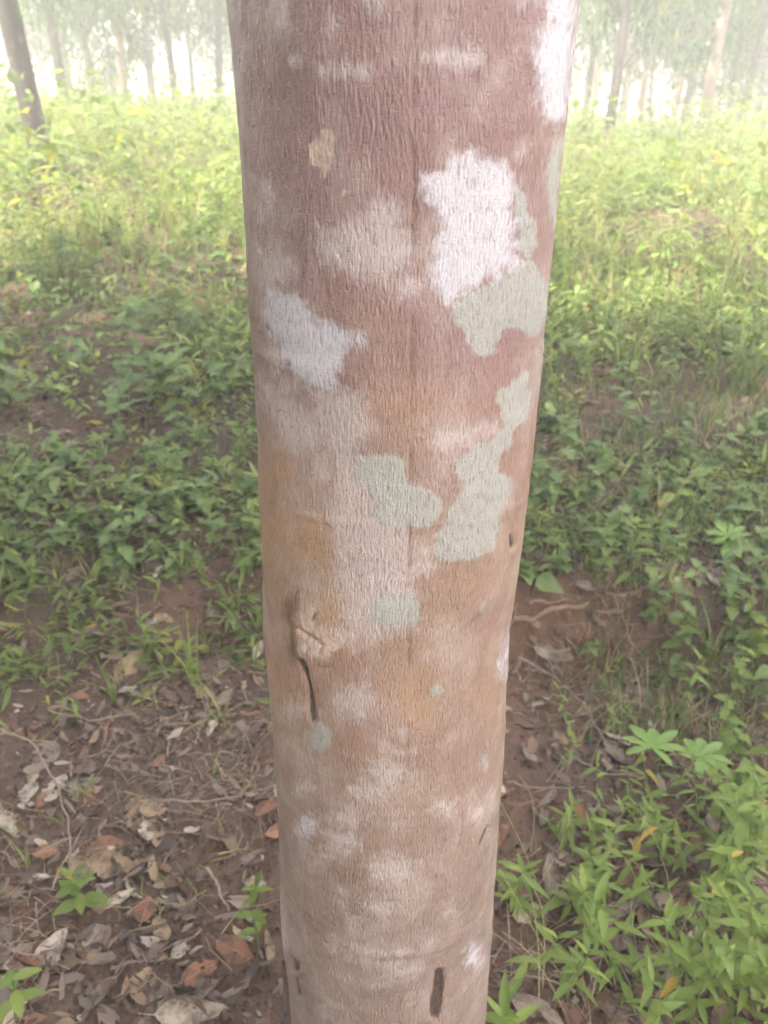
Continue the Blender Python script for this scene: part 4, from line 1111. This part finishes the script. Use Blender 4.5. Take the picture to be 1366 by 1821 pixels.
# ------------------------------------------------------------------ twigs and the root
def twig(pix, r, label, group=None, lift=.01, name='dry_twig', mat='twig', branch=0):
    P = [on_ground(*q_) + np.array([0, 0, lift + R.uniform(0, lift)]) for q_ in pix]
    P = np.array(P); o = None
    t = np.linspace(0, len(P) - 1, 4 * len(P)); pts = np.stack([np.interp(t, np.arange(len(P)), P[:, k]) for k in range(3)], 1)
    pts[1:-1] += np.random.default_rng(len(pts) + int(pix[0][0])).normal(0, r * .8, (len(pts) - 2, 3))
    root = P[0].copy(); bg = Bag(); bg.add(*tube(pts - root, np.linspace(r, r * .55, len(pts)), 6))
    for k in range(branch):
        a = pts[R.randrange(2, len(pts) - 1)] - root; d = np.array([R.uniform(-1, 1), R.uniform(-1, 1), R.uniform(0, .8)]) * .07
        bg.add(*tube(np.array([a, a + d * .5, a + d + [0, 0, -.005]]), [r * .5, r * .4, r * .25], 5))
    o = obj(name, bg.mesh(name), M[mat]); o.location = root
    return tag(o, label, 'root' if name == 'exposed_root' else 'twig', group)
twig([(905, 1112), (960, 1100), (1030, 1085), (1090, 1068), (1180, 1050)], .010, 'pale root lying along the top of the red bank', name='exposed_root', mat='root', lift=.012)
twig([(940, 1078), (1010, 1072), (1100, 1062)], .006, 'thin root running just above the pale root', name='exposed_root', mat='root', lift=.010)
twig([(370, 1118), (420, 1108), (470, 1083)], .004, 'brown twig pointing at the trunk from the left')
twig([(10, 1325), (60, 1345), (110, 1420), (130, 1500), (130, 1570)], .003, 'long bent twig curving down over the left litter', branch=3, lift=.03)
twig([(95, 1292), (170, 1302), (250, 1282)], .0022, 'thin curved twig above the left litter', branch=2, lift=.03)
twig([(295, 1455), (400, 1440), (490, 1420)], .0025, 'thin pale twig ending at the left side of the trunk', branch=4, lift=.03)
twig([(370, 1560), (390, 1600), (410, 1650)], .004, 'short brown stick left of the trunk foot', lift=.03)
twig([(0, 1730), (110, 1722), (200, 1715)], .003, 'long thin stick lying on the reddish soil bottom left')
twig([(200, 1730), (280, 1705), (360, 1660)], .004, 'darker stick lying on the soil bottom left')
twig([(10, 1800), (70, 1780), (120, 1765)], .003, 'short pale stick in the bottom left corner')
twig([(920, 1190), (985, 1230), (1035, 1275), (1075, 1340)], .0028, 'long thin twig slanting down from the red bank right of the trunk', branch=3, lift=.03)
twig([(1025, 1370), (1080, 1390), (1150, 1392)], .0022, 'thin arched twig under the hand-leaved plant', lift=.02)
twig([(900, 1400), (960, 1410), (1040, 1408)], .0022, 'thin straight pale twig right of the trunk')
twig([(1090, 1090), (1110, 1140), (1120, 1190)], .0025, 'thin bent twig hanging down the red bank', branch=3, lift=.03)
for k in range(16):
    x0 = R.uniform(915, 1250); y0 = R.uniform(1085, 1190); a = R.uniform(.6, 2.4); ln = R.uniform(40, 110)
    twig([(x0, y0), (x0 + ln * .5 * math.cos(a), y0 + ln * .45 * math.sin(a)), (x0 + ln * math.cos(a + .4), y0 + ln * .8 * math.sin(a + .4))], R.uniform(.0009, .0018), 'thin rootlet hanging on the red bank right of the trunk', 'rootlets on the red bank', lift=R.uniform(.008, .03), branch=R.randint(0, 2))
for k in range(24):
    x0 = R.uniform(0, 460); y0 = R.uniform(1000, 1700); a = R.random() * 6.28; ln = R.uniform(50, 150)
    twig([(x0, y0), (x0 + ln * .5 * math.cos(a), y0 + ln * .4 * math.sin(a)), (x0 + ln * math.cos(a + .4), y0 + ln * .7 * math.sin(a + .4))], R.uniform(.0009, .0016), 'thin straw-coloured stem lying in the litter left of the trunk', 'straw stems left of the trunk', lift=R.uniform(.012, .035), name='fallen_straw', mat='stalk', branch=R.randint(0, 2))
spread(16, 930, 1260, 1080, 1260, 'on the red bank right of the trunk', .04, .09)
for k in range(58):
    left = k < 34
    x0 = R.uniform(0, 470) if left else R.uniform(910, 1340); y0 = R.uniform(900, 1780) if left else R.uniform(780, 1780)
    a = R.random() * 6.28; ln = R.uniform(40, 120)
    twig([(x0, y0), (x0 + ln * .5 * math.cos(a), y0 + ln * .4 * math.sin(a)), (x0 + ln * math.cos(a + .3), y0 + ln * .7 * math.sin(a + .3))], R.uniform(.0010, .0022),
         f'thin twig lying in the litter {"left" if left else "right"} of the trunk', f'thin twigs {"left" if left else "right"} of the trunk', lift=R.uniform(.008, .03), branch=R.randint(0, 2))

# ------------------------------------------------------------------ labels: name the members that stand out of a set
bpy.context.view_layer.update()
sets = {}
for o in bpy.data.objects:
    if o.parent is None and 'group' in o.keys(): sets.setdefault(o['label'], []).append(o)
def where(o):
    w = o.matrix_world.translation; px, py, dep = project(np.array([w.x, w.y, w.z])); return float(px), float(py)
for lb, os_ in sets.items():
    if len(os_) < 3 or 'outside the view' in lb or len(lb.split()) > 11: continue
    pos_ = {o: where(o) for o in os_}
    seen = [o for o in os_ if 10 < pos_[o][0] < 1356 and pos_[o][1] < 1800]
    for key, phrase in ((lambda o: abs(pos_[o][0] - 690), 'closest to the trunk'), (lambda o: -abs(pos_[o][0] - 690), 'farthest out to the side'), (lambda o: -pos_[o][1], 'lowest in view'), (lambda o: pos_[o][1], 'farthest back')):
        if len(seen) < 2: break
        o = min(seen, key=key); o['label'] = lb + ', ' + phrase; seen.remove(o)

# ------------------------------------------------------------------ milky volume added to imitate the veil of a smudged lens
hx0, hx1, hy0, hy1, hz0, hz1 = -410, 410, -310, 510, float(GZ.min()) - 1, 15.5
V = [(x, y, z) for z in (hz0, hz1) for y in (hy0, hy1) for x in (hx0, hx1)]
veil = obj('veil', mesh_np('veil', V, np.array([[0, 2, 3, 1], [4, 5, 7, 6], [0, 1, 5, 4], [2, 6, 7, 3], [0, 4, 6, 2], [1, 3, 7, 5]]), smooth=False), None, kind='stuff')
tag(veil, 'bright milky haze added to imitate a smudged lens', 'veil')
m = bpy.data.materials.new('lens_veil'); m.use_nodes = True; nt = m.node_tree
for n_ in list(nt.nodes):
    if n_.type != 'OUTPUT_MATERIAL': nt.nodes.remove(n_)
vol = nt.nodes.new('ShaderNodeVolumePrincipled')
vol.inputs['Color'].default_value = (0.985, 0.98, 0.965, 1)
vol.inputs['Density'].default_value = 0.024
vol.inputs['Anisotropy'].default_value = 0.15
nt.links.new(vol.outputs[0], [n_ for n_ in nt.nodes if n_.type == 'OUTPUT_MATERIAL'][0].inputs['Volume'])
veil.data.materials.append(m)
